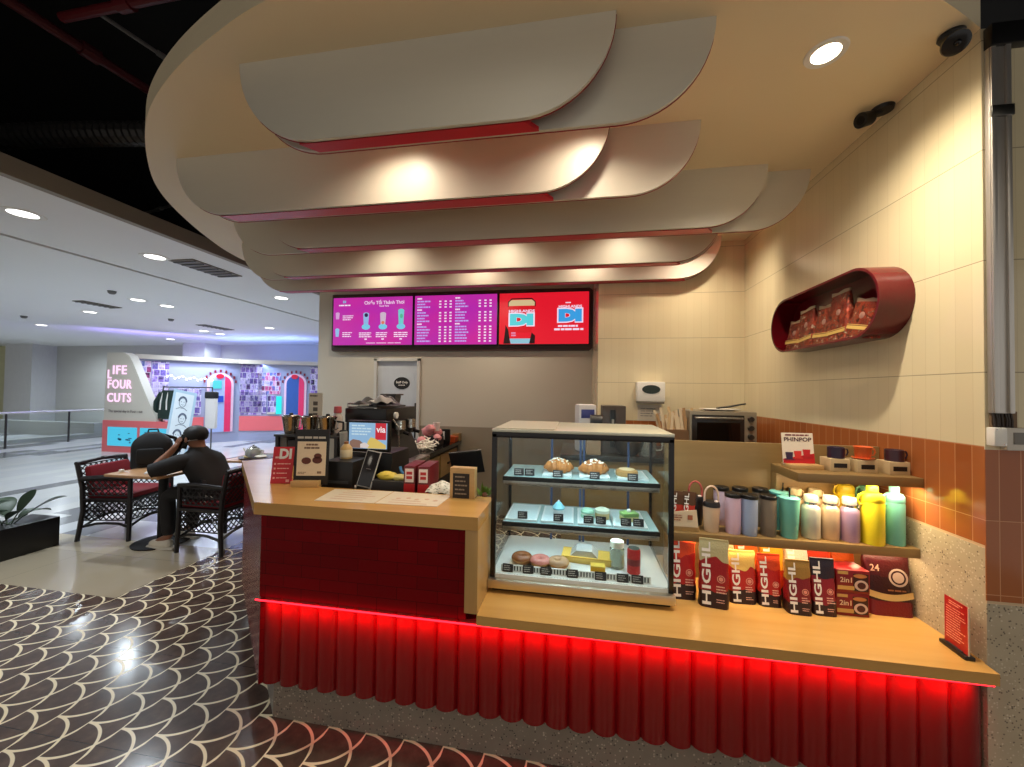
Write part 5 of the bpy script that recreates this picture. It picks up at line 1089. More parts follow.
MB().lathe([(0, 0), (.115, 0), (.115, .004), (0, .004)], 32, sy=.72).xf(frame3((0, 0, 0), (1, 0, 0), (0, 0, 1))).build('plate', pm(22, 20, 20, .3), t); text('Staff Only', .042, WHITEINK, t, (0, -.0052, .012), bold=.0008, width=.17); mb = MB(); bars(mb, -.05, .05, -.022, 1, .01, .009, -.0045, rnd=.02); mb.build('small_print', WHITEINK, t, smooth=False)
# =================================================================== TERRACE FURNITURE
def lattice(mb, x0, x1, z0, z1, y, pitch=.055, w=.0055):
    """open diagonal cane weave in the XZ plane at depth y"""
    H = z1-z0; n = int((x1-x0+H)/pitch)
    for sgn in (1, -1):
        for i in range(n+1):
            b = x0-H+i*pitch; a0, a1 = b, b+H                      # x at bottom / top
            if sgn < 0: a0, a1 = a1, a0
            za, zb, xa, xb = z0, z1, a0, a1
            def clip(xa, za, xb, zb):
                for lim, lo in ((x0, True), (x1, False)):
                    ina, inb = (xa >= lim, xb >= lim) if lo else (xa <= lim, xb <= lim)
                    if not ina and not inb: return None
                    if ina != inb:
                        tt = (lim-xa)/(xb-xa); zm = za+tt*(zb-za)
                        if ina: xb, zb = lim, zm
                        else: xa, za = lim, zm
                return xa, za, xb, zb
            r = clip(xa, za, xb, zb)
            if r and abs(r[2]-r[0]) > .004:
                mb.cyl((r[0], y+sgn*.002, r[1]), (r[2], y+sgn*.002, r[3]), w, n=4)
    for z in (z0, (z0+z1)/2, z1): mb.cyl((x0, y, z), (x1, y, z), w*1.2, n=5)
def armchair(loc, rz, label):
    t = thing('wicker_armchair', label, 'armchair', loc, rz, 'dark wicker armchairs with red cushions')
    for sx in (-1, 1):
        MB().tube([(sx*.26, .235, 0), (sx*.25, .23, .30), (sx*.25, .225, .64)], [.019, .021, .021], 8).build('leg', DWOOD, t)
        MB().tube([(sx*.265, -.27, 0), (sx*.25, -.235, .30), (sx*.25, -.25, .55), (sx*.255, -.305, .79)], [.019, .022, .022, .02], 8).build('leg', DWOOD, t)
        MB().tube([(sx*.25, .235, .64), (sx*.255, .05, .655), (sx*.252, -.265, .635)], .02, 8, flat=1.5).build('arm', DWOOD, t)
        q = MB(); lattice(q, -.225, .21, .21, .40, 0, .058); q.xf(Matrix.Translation((sx*.25, 0, 0)) @ Matrix.Rotation(pi/2, 4, 'Z')).build('cane_panel', DWOOD, t, smooth=False)
        q = MB(); lattice(q, -.24, .20, .46, .62, 0, .06); q.xf(Matrix.Translation((sx*.25, 0, 0)) @ Matrix.Rotation(pi/2, 4, 'Z')).build('arm_cane', DWOOD, t, smooth=False)
        MB().tube([(sx*.25, -.245, .14), (sx*.25, -.1, .175), (sx*.25, .0, .18), (sx*.25, .12, .175), (sx*.25, .23, .14)], .013, 6).build('side_stretcher', DWOOD, t)
    for y in (-.235, .225):
        q = MB(); lattice(q, -.24, .24, .21, .40, y, .058); q.build('cane_panel', DWOOD, t, smooth=False)
        MB().tube([(-.25, y, .14), (-.12, y, .185), (0, y, .20), (.12, y, .185), (.25, y, .14)], .013, 6).build('stretcher', DWOOD, t)
    MB().box(-.265, .265, -.26, .25, .40, .43, .008).build('seat_frame', DWOOD, t)
    MB().box(-.235, .235, -.225, .245, .43, .485, .022).build('seat_cushion', CUSH, t)
    MB().tube([(-.265, -.305, .79), (0, -.32, .805), (.265, -.305, .79)], .021, 8).build('top_rail', DWOOD, t)
    q = MB(); lattice(q, -.24, .24, .47, .77, 0, .055); q.xf(Matrix.Translation((0, -.245, 0)) @ Matrix.Rotation(.17, 4, 'X') @ Matrix.Translation((0, .08, 0))).build('back_cane', DWOOD, t, smooth=False)
    MB().box(-.22, .22, -.03, .04, 0, .285, .03).xf(Matrix.Translation((0, -.205, .475)) @ Matrix.Rotation(.16, 4, 'X')).build('back_cushion', CUSH, t)
    return t
ch = armchair((-4.80, 3.50, 0), -pi/2+.2, 'empty dark wicker armchair with red cushions, left of the cafe table')
dup(ch, (-3.54, 3.42, 0), pi/2, 'dark wicker armchair with red cushions that the seated person occupies')
dup(ch, (-2.93, 3.86, 0), .45, 'dark red cushioned wicker armchair beside the angled wing of the counter')
def cafe_table(loc, rz, label, s=.31):
    t = thing('cafe_table', label, 'table', loc, rz, 'small square cafe tables')
    MB().box(-s, s, -s, s*.72, .715, .742, .006).build('table_top', m_wood(c(196, 152, 108), c(166, 122, 82), (3, 22, 22), .35), t)
    MB().cyl((0, 0, .03), (0, 0, .70), .042, n=18).build('column', MATTEB, t); MB().box(-.2, .2, -.2, .2, .695, .716, .004).build('bracket', MATTEB, t)
    MB().lathe([(0, 0), (.235, 0), (.24, .012), (.06, .034), (0, .036)], 30).build('base_disc', MATTEB, t); return t
cafe_table((-4.18, 3.35, 0), .0, 'small square wooden cafe table with black column, before the seated person')
cafe_table((-3.80, 4.22, 0), .1, 'small cafe table with a tray, partly hidden behind the counter wing', .30)
t = thing('serving_tray', 'dark round tray with crumpled wrapping on the further cafe table', 'tray', (-3.80, 4.15, .742))
MB().lathe([(0, 0), (.20, 0), (.22, .018), (.21, .018), (.19, .008), (0, .008)], 30).build('tray', pm(60, 40, 30, .4), t); MB().ball((.05, -.04, .025), .06, 10, (1.3, .8, .35), .18).build('paper', pm(226, 220, 206, .6), t); MB().ball((-.09, -.08, .022), .04, 10, (1.2, .9, .4), .15).build('napkin', pm(206, 176, 120, .6), t)
t = thing('glass_teapot', 'clear glass teapot with handle on the tray of further table', 'teapot', (-3.86, 4.12, .752))
MB().lathe([(0, 0), (.07, 0), (.085, .03), (.085, .07), (.06, .11), (.05, .115), (0, .118)], 24).build('pot', pm(186, 188, 178, .08, 0, 'tea_glass', 0, Transmission_Weight=.5), t); MB().tube([(.08, 0, .09), (.13, 0, .085), (.135, 0, .045), (.08, 0, .03)], .009, 7).build('handle', pm(190, 190, 180, .15), t); MB().tube([(-.08, 0, .05), (-.12, 0, .08), (-.14, 0, .105)], [.014, .01, .008], 7).build('spout', pm(190, 190, 180, .15), t); MB().lathe([(.045, .116), (.03, .130), (.008, .134), (.010, .15), (0, .152)], 18).build('lid', CHROME, t)
t = thing('backpack', 'black backpack standing on far side of the cafe table', 'backpack', (-4.48, 3.46, .743), .75); t.scale = (.9, .9, .9)
def bp(u, v):
    a = 2*pi*u; h = v; wx = .185*(1-.0*h)*(1-max(0, (h-.55)/.45)**2.4*.72); wy = .105*(1-max(0, (h-.5)/.5)**2*.55)
    ex = lambda q: math.copysign(abs(q)**.7, q); return Vector((wx*ex(cos(a)), wy*ex(sin(a))+.02*h, .40*h))
mb = MB(); mb.sheet(bp, 36, 20); mb.bm.faces.new([v for v in mb.bm.verts if v.co.z > .4599][:36]) if False else None
bmesh.ops.remove_doubles(mb.bm, verts=mb.bm.verts, dist=.0005); bmesh.ops.holes_fill(mb.bm, edges=mb.bm.edges)
NYL = pm(8, 8, 11, .7, 0, 'black_nylon', .2); mb.build('main_body', NYL, t, ang=60)
MB().box(-.12, .12, -.135, -.08, .04, .22, .03).build('front_pocket', NYL, t); MB().tube([(-.05, .03, .385), (-.04, .03, .43), (.04, .03, .43), (.05, .03, .385)], .010, 7).build('grab_handle', NYL, t)
for s in (-1, 1): MB().tube([(.08*s, .05, .36), (.16*s+.03, .10, .31), (.20*s+.04, .12, .18), (.15*s, .09, .05)], .014, 7, flat=1.8).build('shoulder_strap', NYL, t)
t = thing('takeaway_lid', 'small crumpled white wrapper on the near cafe table', 'wrapper', (-4.10, 3.16, .743))
MB().lathe([(0, 0), (.045, 0), (.048, .008), (.03, .026), (0, .028)], 20).build('lid', pm(226, 222, 214, .35), t)
t = thing('white_charger', 'small white plug lying at left on the near cafe table', 'charger', (-4.42, 3.14, .743))
MB().box(-.018, .018, -.014, .014, 0, .028, .005).build('plug', WHITE, t); MB().tube([(.018, 0, .012), (.05, .01, .006), (.08, .0, .004)], .003, 6).build('cable', WHITE, t)
# ------------------------------------------------------------------ planter
t = thing('planter_box', 'long black planter trough on the stone floor at left edge', 'planter', (-5.24, 2.3, 0))
MB().box(-5.42, -5.07, .9, 3.085, .0, .285, .004).build('trough', pm(18, 15, 17, .35), t, True); MB().box(-5.405, -5.085, .92, 3.07, .27, .278).build('soil', pm(22, 17, 14, .95), t, True)
MB().box(-5.43, -5.06, .89, 3.095, .272, .29, .003).build('rim', pm(26, 22, 24, .35), t, True) if False else None
LEAF = pm(28, 46, 28, .35, 0, 'dark_leaf', .3); LEAF2 = pm(44, 66, 38, .4, 0, 'mid_leaf', .3)
def leaf(mb, base, az, el, L, W, droop):
    d = Vector((cos(az)*cos(el), sin(az)*cos(el), sin(el))); s = Vector((-sin(az), cos(az), 0)); prev = None
    stem = L*.35
    pts = []
    for i in range(11):
        u = i/10; p = Vector(base)+d*(stem+L*u)-Vector((0, 0, droop*L*u*u)); w = W*sin(pi*min(1, u*.96+.03))**.8
        pts.append((p-s*w+Vector((0, 0, w*.35)), p, p+s*w+Vector((0, 0, w*.35))))
    V = [[mb.bm.verts.new(q) for q in r] for r in pts]
    for A, B in zip(V, V[1:]):
        mb.bm.faces.new((A[0], A[1], B[1], B[0])); mb.bm.faces.new((A[1], A[2], B[2], B[1]))
    mb.tube([Vector(base), Vector(base)+d*stem*.6+Vector((0, 0, .01)), Vector(base)+d*stem], .005, 6)
rs = random.Random(11)
def plant(x, y, n, label, big=1.0):
    t = thing('leafy_plant', label, 'plant', (x, y, .278), 0, 'broad leaved plants in the planter')
    for i in range(n):
        az = rs.uniform(0, 2*pi); el = rs.uniform(.35, 1.1); mb = MB()
        leaf(mb, (rs.uniform(-.03, .03), rs.uniform(-.03, .03), 0), az, el, rs.uniform(.22, .32)*big, rs.uniform(.055, .08)*big, rs.uniform(.15, .45)); mb.build('leaf', LEAF if i % 2 else LEAF2, t, ang=80)
    return t
pt = plant(-5.24, 2.80, 7, 'broad leaved green plant nearest the right end of planter')
mb = MB(); leaf(mb, (0.02, .04, 0), .80, .75, .34, .06, .30); mb.build('leaf', LEAF, pt, ang=80)
plant(-5.25, 2.50, 8, 'broad leaved green plant second from the right end of planter', 1.1); plant(-5.24, 2.2, 7, 'broad leaved green plant at the picture edge in the planter')

# =================================================================== SEATED PERSON
def skin(nodes, edges, name, mat, parent=None, sub=2, root=0):
    """grow one continuous tapering surface over a joint skeleton; nodes: key -> (xyz, radius)"""
    keys = list(nodes); ix = {k_: i for i, k_ in enumerate(keys)}
    me = bpy.data.meshes.new(name); me.from_pydata([nodes[k_][0] for k_ in keys], [(ix[a], ix[b]) for a, b in edges], [])
    o = bpy.data.objects.new(name, me); COL.objects.link(o)
    md = o.modifiers.new('skin', 'SKIN'); md.use_smooth_shade = True
    for i, k_ in enumerate(keys):
        r = nodes[k_][1]; sv = me.skin_vertices[0].data[i]; sv.radius = (r, r) if not isinstance(r, tuple) else r; sv.use_root = (i == root)
    sb = o.modifiers.new('sub', 'SUBSURF'); sb.levels = sb.render_levels = sub
    bpy.context.view_layer.update()
    m2 = bpy.data.meshes.new_from_object(o.evaluated_get(bpy.context.evaluated_depsgraph_get())); bpy.data.objects.remove(o); bpy.data.meshes.remove(me)
    return link(name, m2, mat, parent, smooth=True, ang=180)
PL = Vector((-3.58, 3.40, 0))
t = thing('person', 'seated person in dark shirt and trousers holding a phone to left ear', 'person', PL)
def rel(d): return {k_: (Vector(p)-PL, r) for k_, (p, r) in d.items()}
J = dict(pelvis=((-3.60, 3.40, .585), .110), spine=((-3.655, 3.39, .71), .098), chest=((-3.735, 3.372, .825), .090), neck0=((-3.765, 3.362, .940), .070), neck1=((-3.785, 3.355, .995), .058),
  head0=((-3.805, 3.348, 1.055), .080), head1=((-3.815, 3.345, 1.102), .092), head2=((-3.818, 3.345, 1.142), .072), chin=((-3.872, 3.335, 1.015), .038),
  Lsh=((-3.775, 3.175, .862), .050), Lel=((-3.985, 3.055, .782), .046), Lwr=((-3.915, 3.180, .945), .030), Lpalm=((-3.880, 3.220, 1.004), (.036, .020)),
  Rsh=((-3.775, 3.515, .845), .050), Rel=((-3.97, 3.60, .795), .046), Rwr=((-4.12, 3.52, .778), .030), Rpalm=((-4.19, 3.475, .772), (.036, .018)),
  Lhip=((-3.65, 3.30, .565), .092), Lkn=((-3.985, 3.23, .535), .064), Lank=((-3.945, 3.225, .115), .040), Ltoe=((-4.085, 3.205, .045), .032),
  Rhip=((-3.65, 3.50, .565), .092), Rkn=((-4.00, 3.53, .535), .064), Rank=((-4.00, 3.50, .115), .040), Rtoe=((-4.14, 3.49, .045), .032))
Ed = [('pelvis', 'spine'), ('spine', 'chest'), ('chest', 'neck0'), ('neck0', 'neck1'), ('neck1', 'head0'), ('head0', 'head1'), ('head1', 'head2'), ('head0', 'chin'), ('chest', 'Lsh'), ('Lsh', 'Lel'), ('Lel', 'Lwr'), ('Lwr', 'Lpalm'), ('chest', 'Rsh'), ('Rsh', 'Rel'), ('Rel', 'Rwr'), ('Rwr', 'Rpalm'),
  ('pelvis', 'Lhip'), ('Lhip', 'Lkn'), ('Lkn', 'Lank'), ('Lank', 'Ltoe'), ('pelvis', 'Rhip'), ('Rhip', 'Rkn'), ('Rkn', 'Rank'), ('Rank', 'Rtoe')]
def fingers(side, palm, up, across, curl, lens=(.062, .072, .068, .052)):
    up, across, curl = Vector(up).normalized(), Vector(across).normalized(), Vector(curl).normalized(); P = Vector(palm)
    for i, L in enumerate(lens):
        b = P+across*(.030-.019*i)+up*.030; m = b+up*L*.5+curl*.006; e = b+up*L*.86+curl*(L*.42)
        for n_, p, r in (('a', b, .0098), ('b', m, .0088), ('c', e, .0074)): J[f'{side}f{i}{n_}'] = (p, r)
        Ed.extend([(side+'palm', f'{side}f{i}a'), (f'{side}f{i}a', f'{side}f{i}b'), (f'{side}f{i}b', f'{side}f{i}c')])
    b = P+across*.036-up*.004; e = b+across*.026+up*.030+curl*.012
    J[side+'t0'] = (b, .011); J[side+'t1'] = (e, .009); Ed.extend([(side+'palm', side+'t0'), (side+'t0', side+'t1')])
fingers('L', (-3.880, 3.220, 1.004), (.12, .10, 1), (-.8, .3, .25), (.35, .9, .1))
fingers('R', (-4.19, 3.475, .772), (-1, -.35, -.05), (-.35, -1, 0), (0, 0, -1))
skin(rel(J), Ed, 'body', SKIN, t)
SHIRT, TROU = pm(26, 23, 24, .8, 0, 'dark_shirt', .12), pm(24, 23, 27, .8, 0, 'dark_trousers', .12)
def grow(keys, r): return {k_: (J[k_][0], tuple(q+r for q in J[k_][1]) if isinstance(J[k_][1], tuple) else J[k_][1]+r) for k_ in keys}
lerp = lambda a, b, f: tuple(Vector(J[a][0]).lerp(Vector(J[b][0]), f))
mb = MB(); rings = []; n = 30; ax = Vector((.05, 1, 0)).normalized(); ay = Vector((1, -.05, 0)).normalized()
for z, x, y, wa, wb in ((.495, -3.605, 3.40, .190, .150), (.56, -3.61, 3.398, .192, .150), (.64, -3.635, 3.392, .188, .142), (.72, -3.675, 3.384, .194, .137), (.80, -3.72, 3.375, .208, .132), (.86, -3.745, 3.368, .214, .122), (.905, -3.758, 3.364, .188, .108), (.935, -3.768, 3.362, .132, .092), (.958, -3.776, 3.360, .088, .080), (.985, -3.786, 3.357, .074, .072), (.99, -3.787, 3.357, .066, .064)):
    ex = lambda q: math.copysign(abs(q)**.86, q)
    rings.append(mb._v([Vector((x, y, z))-PL+ax*(wa*ex(cos(2*pi*i/n)))+ay*(wb*ex(sin(2*pi*i/n))*(1+.02*sin(40*z+5*i))) for i in range(n)]))
for A, B in zip(rings, rings[1:]):
    for i in range(n): mb.bm.faces.new((A[i], A[(i+1) % n], B[(i+1) % n], B[i]))
mb.bm.faces.new(rings[0][::-1])
for s_, sh in (('L', (-3.755, 3.225, .872)), ('R', (-3.760, 3.47, .850))):
    e_, sp_ = Vector(lerp(s_+'sh', s_+'el', .92)), Vector(J[s_+'sh'][0])
    mb.tube([Vector(sh)-PL, sp_-PL, sp_.lerp(e_, .5)-PL, sp_.lerp(e_, .9)-PL, e_-PL], [.070, .082, .076, .070, .069], 16)
mb.build('shirt', SHIRT, t, ang=70)
g = dict(pelvis=(J['pelvis'][0], .143))
for s in 'LR':
    for k_, r in (('hip', .098), ('kn', .074)): g[s+k_] = (J[s+k_][0], r)
    g[s+'cf'] = (lerp(s+'kn', s+'ank', .5), .066); g[s+'hm'] = (lerp(s+'kn', s+'ank', 1.0), .060)
skin(rel(g), [('pelvis', 'Lhip'), ('Lhip', 'Lkn'), ('Lkn', 'Lcf'), ('Lcf', 'Lhm'), ('pelvis', 'Rhip'), ('Rhip', 'Rkn'), ('Rkn', 'Rcf'), ('Rcf', 'Rhm')], 'trousers', TROU, t)
for s in 'LR':
    a, b = Vector(J[s+'ank'][0]), Vector(J[s+'toe'][0])
    q = skin(rel(dict(heel=((a.x+.045, a.y, .052), .048), mid=((a.x-.04, a.y-.008, .055), .046), ball=((a.x-.14, a.y-.018, .046), .045), toe=((a.x-.195, a.y-.022, .038), .033))), [('heel', 'mid'), ('mid', 'ball'), ('ball', 'toe')], 'shoe', pm(236, 230, 218, .6, 0, 'shoe_canvas'), t)
    m = MB().prism([(a.x+.085, a.y-.032), (a.x-.10, a.y-.058), (a.x-.20, a.y-.055), (a.x-.228, a.y-.022), (a.x-.20, a.y+.014), (a.x-.10, a.y+.032), (a.x+.085, a.y+.032)], .001, .024, 'z').build('sole', pm(232, 228, 218, .6), q); m.data.transform(Matrix.Translation(-PL))
# hair, ears, face details
HAIR = pm(14, 12, 13, .6, 0, 'black_hair', .2)
hc = Vector((-3.808, 3.346, 1.112))-PL
mb = MB(); mb.ball((0, 0, 0), 1, 28); dl = []
for v in mb.bm.verts:
    p = v.co.copy(); v.co = Vector((p.x*.114, p.y*.100, p.z*.094))+Vector((.008*random.uniform(-.4, .4), 0, 0))
    if p.z < -.25 and p.x < .05 or p.z < -.68 or (p.x < -.55 and p.z < .35): dl.append(v)
bmesh.ops.delete(mb.bm, geom=dl, context='VERTS'); mb.xf(Matrix.Translation(hc) @ Matrix.Rotation(-.12, 4, 'Y')).build('hair', HAIR, t, ang=80)
mb = MB()
for s in (-1, 1): mb.ball(hc+Vector((-.008, s*.092, -.045)), .024, 10, (.7, .35, 1.15))
mb.build('ear', SKIN, t)
MB().ball(hc+Vector((-.100, -.006, -.045)), .017, 10, (1, .75, 1.2)).build('nose', SKIN, t)
mb = MB(); [mb.ball(hc+Vector((-.086, s*.034-.004, -.018)), .011, 10) for s in (-1, 1)]; mb.build('eye', pm(30, 24, 24, .2), t)
MB().ball(hc+Vector((-.088, -.006, -.080)), .015, 10, (.5, 1.5, .5)).build('mouth', pm(130, 76, 66, .5), t)
MB().tube([hc+Vector((-.085, -.03, -.075)), hc+Vector((-.03, -.088, -.062)), hc+Vector((.02, -.094, -.052)), hc+Vector((.075, -.06, -.045)), hc+Vector((.092, 0, -.042))], .004, 6).build('strap', pm(150, 140, 132, .6), t)
t = thing('mobile_phone', 'dark mobile phone held at ear of the seated person', 'phone', (-3.842, 3.258, 1.048))
q = MB().box(-.036, .036, -.004, .004, -.07, .07, .003).build('phone_body', pm(20, 20, 24, .2), t); q.rotation_euler = (.12, .25, .5)

# =================================================================== PHOTO BOOTH ACROSS THE HALL
t = thing('photo_booth', 'white and pink photo booth across the hall with glowing letters and arches', 'photo booth', (-10, 9, 0))
BW = pm(206, 200, 188, .5, 0, 'booth_white', .02); PINK = pm(232, 112, 116, .5, 0, 'booth_pink', .03); LAV = pm(160, 168, 196, .5, 0, 'booth_lavender', .02)
pts = [(-11.31, .755), (-11.27, 2.40), (-10.78, 2.40), (-10.62, 2.33), (-10.50, 2.15), (-10.22, 1.62), (-9.92, 1.05), (-9.80, .86), (-9.78, .755)]
MB().prism(pts, 7.62, 7.80, 'y').build('sign_panel', BW, t, True, smooth=False)
MB().box(-11.31, -9.36, 7.60, 7.95, 0, .755).build('pink_base', PINK, t, True, smooth=False)
for xa, xb in ((-11.13, -10.29), (-10.19, -9.42)):
    q = MB().box(xa, xb, 7.585, 7.605, .15, .60).build('light_box', em(70, 196, 232, 1.0, 'cyan_light_box'), t, True, smooth=False)
    mb = MB(); rs = random.Random(int(xa*10))
    for i in range(9): x, z = rs.uniform(xa+.08, xb-.16), rs.uniform(.22, .52); mb.box(x, x+rs.uniform(.04, .10), 7.580, 7.5855, z, z+rs.uniform(.015, .05))
    m = mb.build('box_drawing', pm(40, 110, 150, .5), q, smooth=False); m.data.transform(Matrix.Translation(-WLOC[t.name]))
LET = em(255, 214, 250, 1.3, 'glowing_letter'); tl = lambda x, z: Vector((x, 7.605, z))-WLOC[t.name]
for s, x, z, wd in (('IFE', -10.87, 1.965, .40), ('FOUR', -10.86, 1.62, .70), ('CUTS', -10.86, 1.295, .70), ('L', -11.165, 1.86, .11)): text(s, .30, LET, t, tl(x, z), bold=.004, width=wd, extrude=.004, spacing=1.12)
text('The special day in Four - cut', .085, pm(70, 50, 56, .5), t, tl(-10.66, .98), bold=.001, width=1.0)
def wallframe(p, q):
    u = Vector((q[0]-p[0], q[1]-p[1], 0)); L = u.length; u.normalize(); v = Vector((-u.y, u.x, 0)); m = Matrix((u, v, Vector((0, 0, 1)))).transposed().to_4x4(); m.translation = Vector((p[0], p[1], 0)); return m, L
CP = [c(40, 30, 60), c(150, 120, 206), c(214, 206, 240), c(90, 80, 150)]; CP2 = [c(60, 20, 60), c(206, 90, 150), c(226, 206, 236), c(70, 110, 190)]
COLA, COLB = m_collage(.13, .17, CP), m_collage(.11, .15, CP2, 3.1)
A_, B_, C_ = (-11.3, 8.0), (-9.9, 10.0), (-7.0, 11.08)
MA, LA = wallframe(A_, B_); MBc, LB = wallframe(B_, C_)
def wb(M_, x0, x1, y0, y1, z0, z1, nm, mat): return MB().box(x0, x1, y0, y1, z0, z1).xf(M_).build(nm, mat, t, True, smooth=False)
for M_, L in ((MA, LA), (MBc, LB)):
    wb(M_, 0, L, 0, .1, 0, 2.41, 'booth_wall', LAV); wb(M_, 0, L, -.12, 0, 2.30, 2.415, 'header', BW)
wb(MBc, .02, 1.22, -.02, 0, .30, .74, 'pink_band', PINK); wb(MA, .9, 1.62, -.02, 0, .30, .74, 'pink_band', PINK)
for M_, x0, x1, z0, z1, mt in ((MA, .05, .50, 1.2, 2.25, COLB), (MA, .52, .86, 1.0, 2.25, COLA), (MA, 1.05, 1.55, .8, 1.55, COLA), (MBc, 1.95, 2.9, 1.0, 2.26, COLA), (MBc, .02, .62, .78, 2.28, COLA), (MBc, .02, .44, 1.52, 2.28, COLA), (MBc, .02, .74, .82, 1.46, COLA), (MBc, .50, 1.12, 1.40, 2.05, COLB), (MBc, .78, 1.02, .82, 1.36, COLA), (MBc, 2.2, 2.6, .9, 2.1, COLB)):
    wb(M_, x0, x1, -.014, 0, z0, z1, 'photo_wall', mt)
wb(MBc, 1.02, 1.16, -.04, 0, .80, 1.34, 'cyan_screen', em(40, 226, 226, 1.2, 'cyan_screen'))
wb(MBc, .78, 1.0, -.05, 0, .80, .86, 'shelf', BW)
def arch(M_, xc, w, ztop, fill, side, zb=.30, stripes=(200, 30, 70)):
    def outline(ww, zt, n=16): r = ww/2; return [(xc-r, zb), (xc-r, zt-r)]+[(xc-r*cos(pi*i/n), zt-r+r*sin(pi*i/n)) for i in range(1, n)]+[(xc+r, zt-r), (xc+r, zb)]
    MB().prism(outline(w, ztop), -.05, -.01, 'y').xf(M_).build('arch_frame', pm(244, 206, 226, .5, 0, 'arch_pink'), t, True, smooth=False)
    MB().prism(outline(w*.80, ztop-w*.10), -.056, -.049, 'y').xf(M_).build('arch_curtain', fill, t, True, smooth=False)
    o_ = [(x, z) for x, z in outline(w*.80, ztop-w*.10) if x > xc+w*.10]
    MB().prism([(xc+w*.16, zb)]+[(max(x, xc+w*.16), z) for x, z in o_], -.062, -.055, 'y').xf(M_).build('side_curtain', side, t, True, smooth=False)
    MB().disc(xc-.02, ztop-w*.15, w*.15, -.075, -.06, .75).xf(M_).build('arch_badge', pm(220, 30, 60, .4), t, True)
    mb = MB()
    for i in range(9):
        a = pi*(.06+.88*i/8); x, z = xc-(w*.60)*cos(a), ztop-w*.5+(w*.60)*sin(a); mb.box(x-.022, x+.022, -.03, -.005, z-.04, z+.04)
    mb.xf(M_).build('arch_bead', pm(130, 24, 50, .5), t, True, smooth=False)
PCUR = pm(236, 50, 104, .5, 0, 'pink_curtain', .1); BCUR = pm(50, 92, 168, .5, 0, 'blue_curtain', .1)
arch(MA, 1.98, .62, 2.00, pm(170, 190, 236, .4), PCUR); arch(MBc, 1.55, .62, 2.03, BCUR, PCUR)
wb(MA, 1.80, 2.0, -.075, -.056, 1.55, 1.78, 'cyan_screen', em(90, 226, 236, 1.0, 'cyan_screen_small')); wb(MA, 1.88, 2.05, -.075, -.056, 1.16, 1.34, 'blue_poster', pm(40, 80, 190, .4))
area(-9.0, 10.1, 2.28, 2.6, .05, 19, (.42, .58, 1.0), (-9.2, 9.6, 0), 'booth_strip'); area(-10.35, 8.95, 2.28, 1.6, .05, 15, (.62, .66, 1.0), (-10.1, 8.8, 0), 'booth_strip'); area(-9.4, 10.35, 2.46, 3.2, .06, 40, (.22, .34, 1.0), (-9.4, 10.5, 3.1), 'booth_uplight'); area(-11.6, 9.0, 2.46, 2.5, .06, 30, (.36, .26, 1.0), (-12.2, 9.6, 3.1), 'booth_uplight')
t = thing('string_light', 'row of small white bulbs strung inside the photo booth', 'string light', (-10.6, 8.9, 1.82))
mb = MB(); P0, P1 = Vector((-10.75, 8.62, 1.88)), Vector((-10.2, 9.40, 1.80)); L_ = WLOC[t.name]
mb.tube([P0.lerp(P1, i/12)+Vector((.03, -.03, .04*sin(i*2.1)))-L_ for i in range(13)], .006, 5); mb.build('wire', WHITE, t)
for i in range(13): MB().ball(P0.lerp(P1, i/12)+Vector((.03, -.03, .04*sin(i*2.1)-.02))-L_, .022, 8).build('bulb', em(255, 250, 255, 4, 'bulb_glow'), t)
t = thing('roll_banner', 'tall leaning pale blue banner with four face sketches before the booth', 'banner', (-8.42, 7.08, 0), .85); t.scale = (.66, .8, 1.0)
q = MB().box(-.30, .30, -.01, .01, .0, 1.52).build('sheet', pm(176, 204, 224, .5, 0, 'banner_blue'), t, smooth=False); q.rotation_euler = (-.06, .17, 0)
q.location = (-.18, 0, 0)
MB().box(-.235, .235, -.0125, -.0095, .05, 1.46).build('white_field', pm(222, 232, 240, .5, 0, 'banner_white'), q, smooth=False)
for i in range(4):
    z = 1.26-.36*i; mb = MB(); cx_ = .03*(1 if i % 2 else -1)
    mb.tube([(cx_+.085*cos(a), -.014, z+.10*sin(a)) for a in [2*pi*j/18 for j in range(18)]], .007, 5, True); mb.tube([(cx_+.098*cos(a), -.014, z+.02+.105*sin(a)) for a in [pi*j/12 for j in range(13)]], .016, 5)
    for s in (-1, 1): mb.disc(cx_+s*.032, z+.012, .010, -.016, -.0122)
    mb.tube([(cx_-.03, -.014, z-.045), (cx_, -.014, z-.055), (cx_+.03, -.014, z-.045)], .005, 5); mb.tube([(cx_-.14, -.014, z-.16), (cx_-.06, -.014, z-.12), (cx_+.06, -.014, z-.12), (cx_+.14, -.014, z-.16)], .007, 5)
    mb.build('face_sketch', pm(90, 104, 128, .5), q)
MB().box(-.32, .32, -.12, .12, 0, .05, .01).build('foot', pm(120, 130, 140, .4), t)
MB().tube([(.1, .12, .03), (.16, .28, .02)], .015, 6).build('strut', STEELB, t) if False else None
t = thing('clothes_rail', 'metal clothes rail standing inside the photo booth entrance', 'rail', (-9.15, 7.75, 0))
mb = MB(); mb.tube([(-.62, 0, 1.58), (.75, 0, 1.58)], .014, 7); [mb.tube([(x, 0, .02), (x, 0, 1.58)], .014, 7) for x in (-.62, .75)]; [mb.tube([(x, -.25, .02), (x, .25, .02)], .014, 7) for x in (-.62, .75)]; mb.build('rail_frame', STEELB, t)
t = thing('jacket', 'dark green jacket with white straps hanging on the clothes rail', 'jacket', (-9.58, 7.72, .82))
def jk(u, v):
    a = 2*pi*u; h = v; w_ = .23*(1-.35*max(0, (h-.75)/.25)); return Vector((w_*cos(a)+.05*(1-h)*-1, .085*sin(a), .0+.68*h))
MB().sheet(jk, 24, 12).build('coat_body', pm(24, 46, 40, .8, 0, 'green_cloth', .2), t, ang=60)
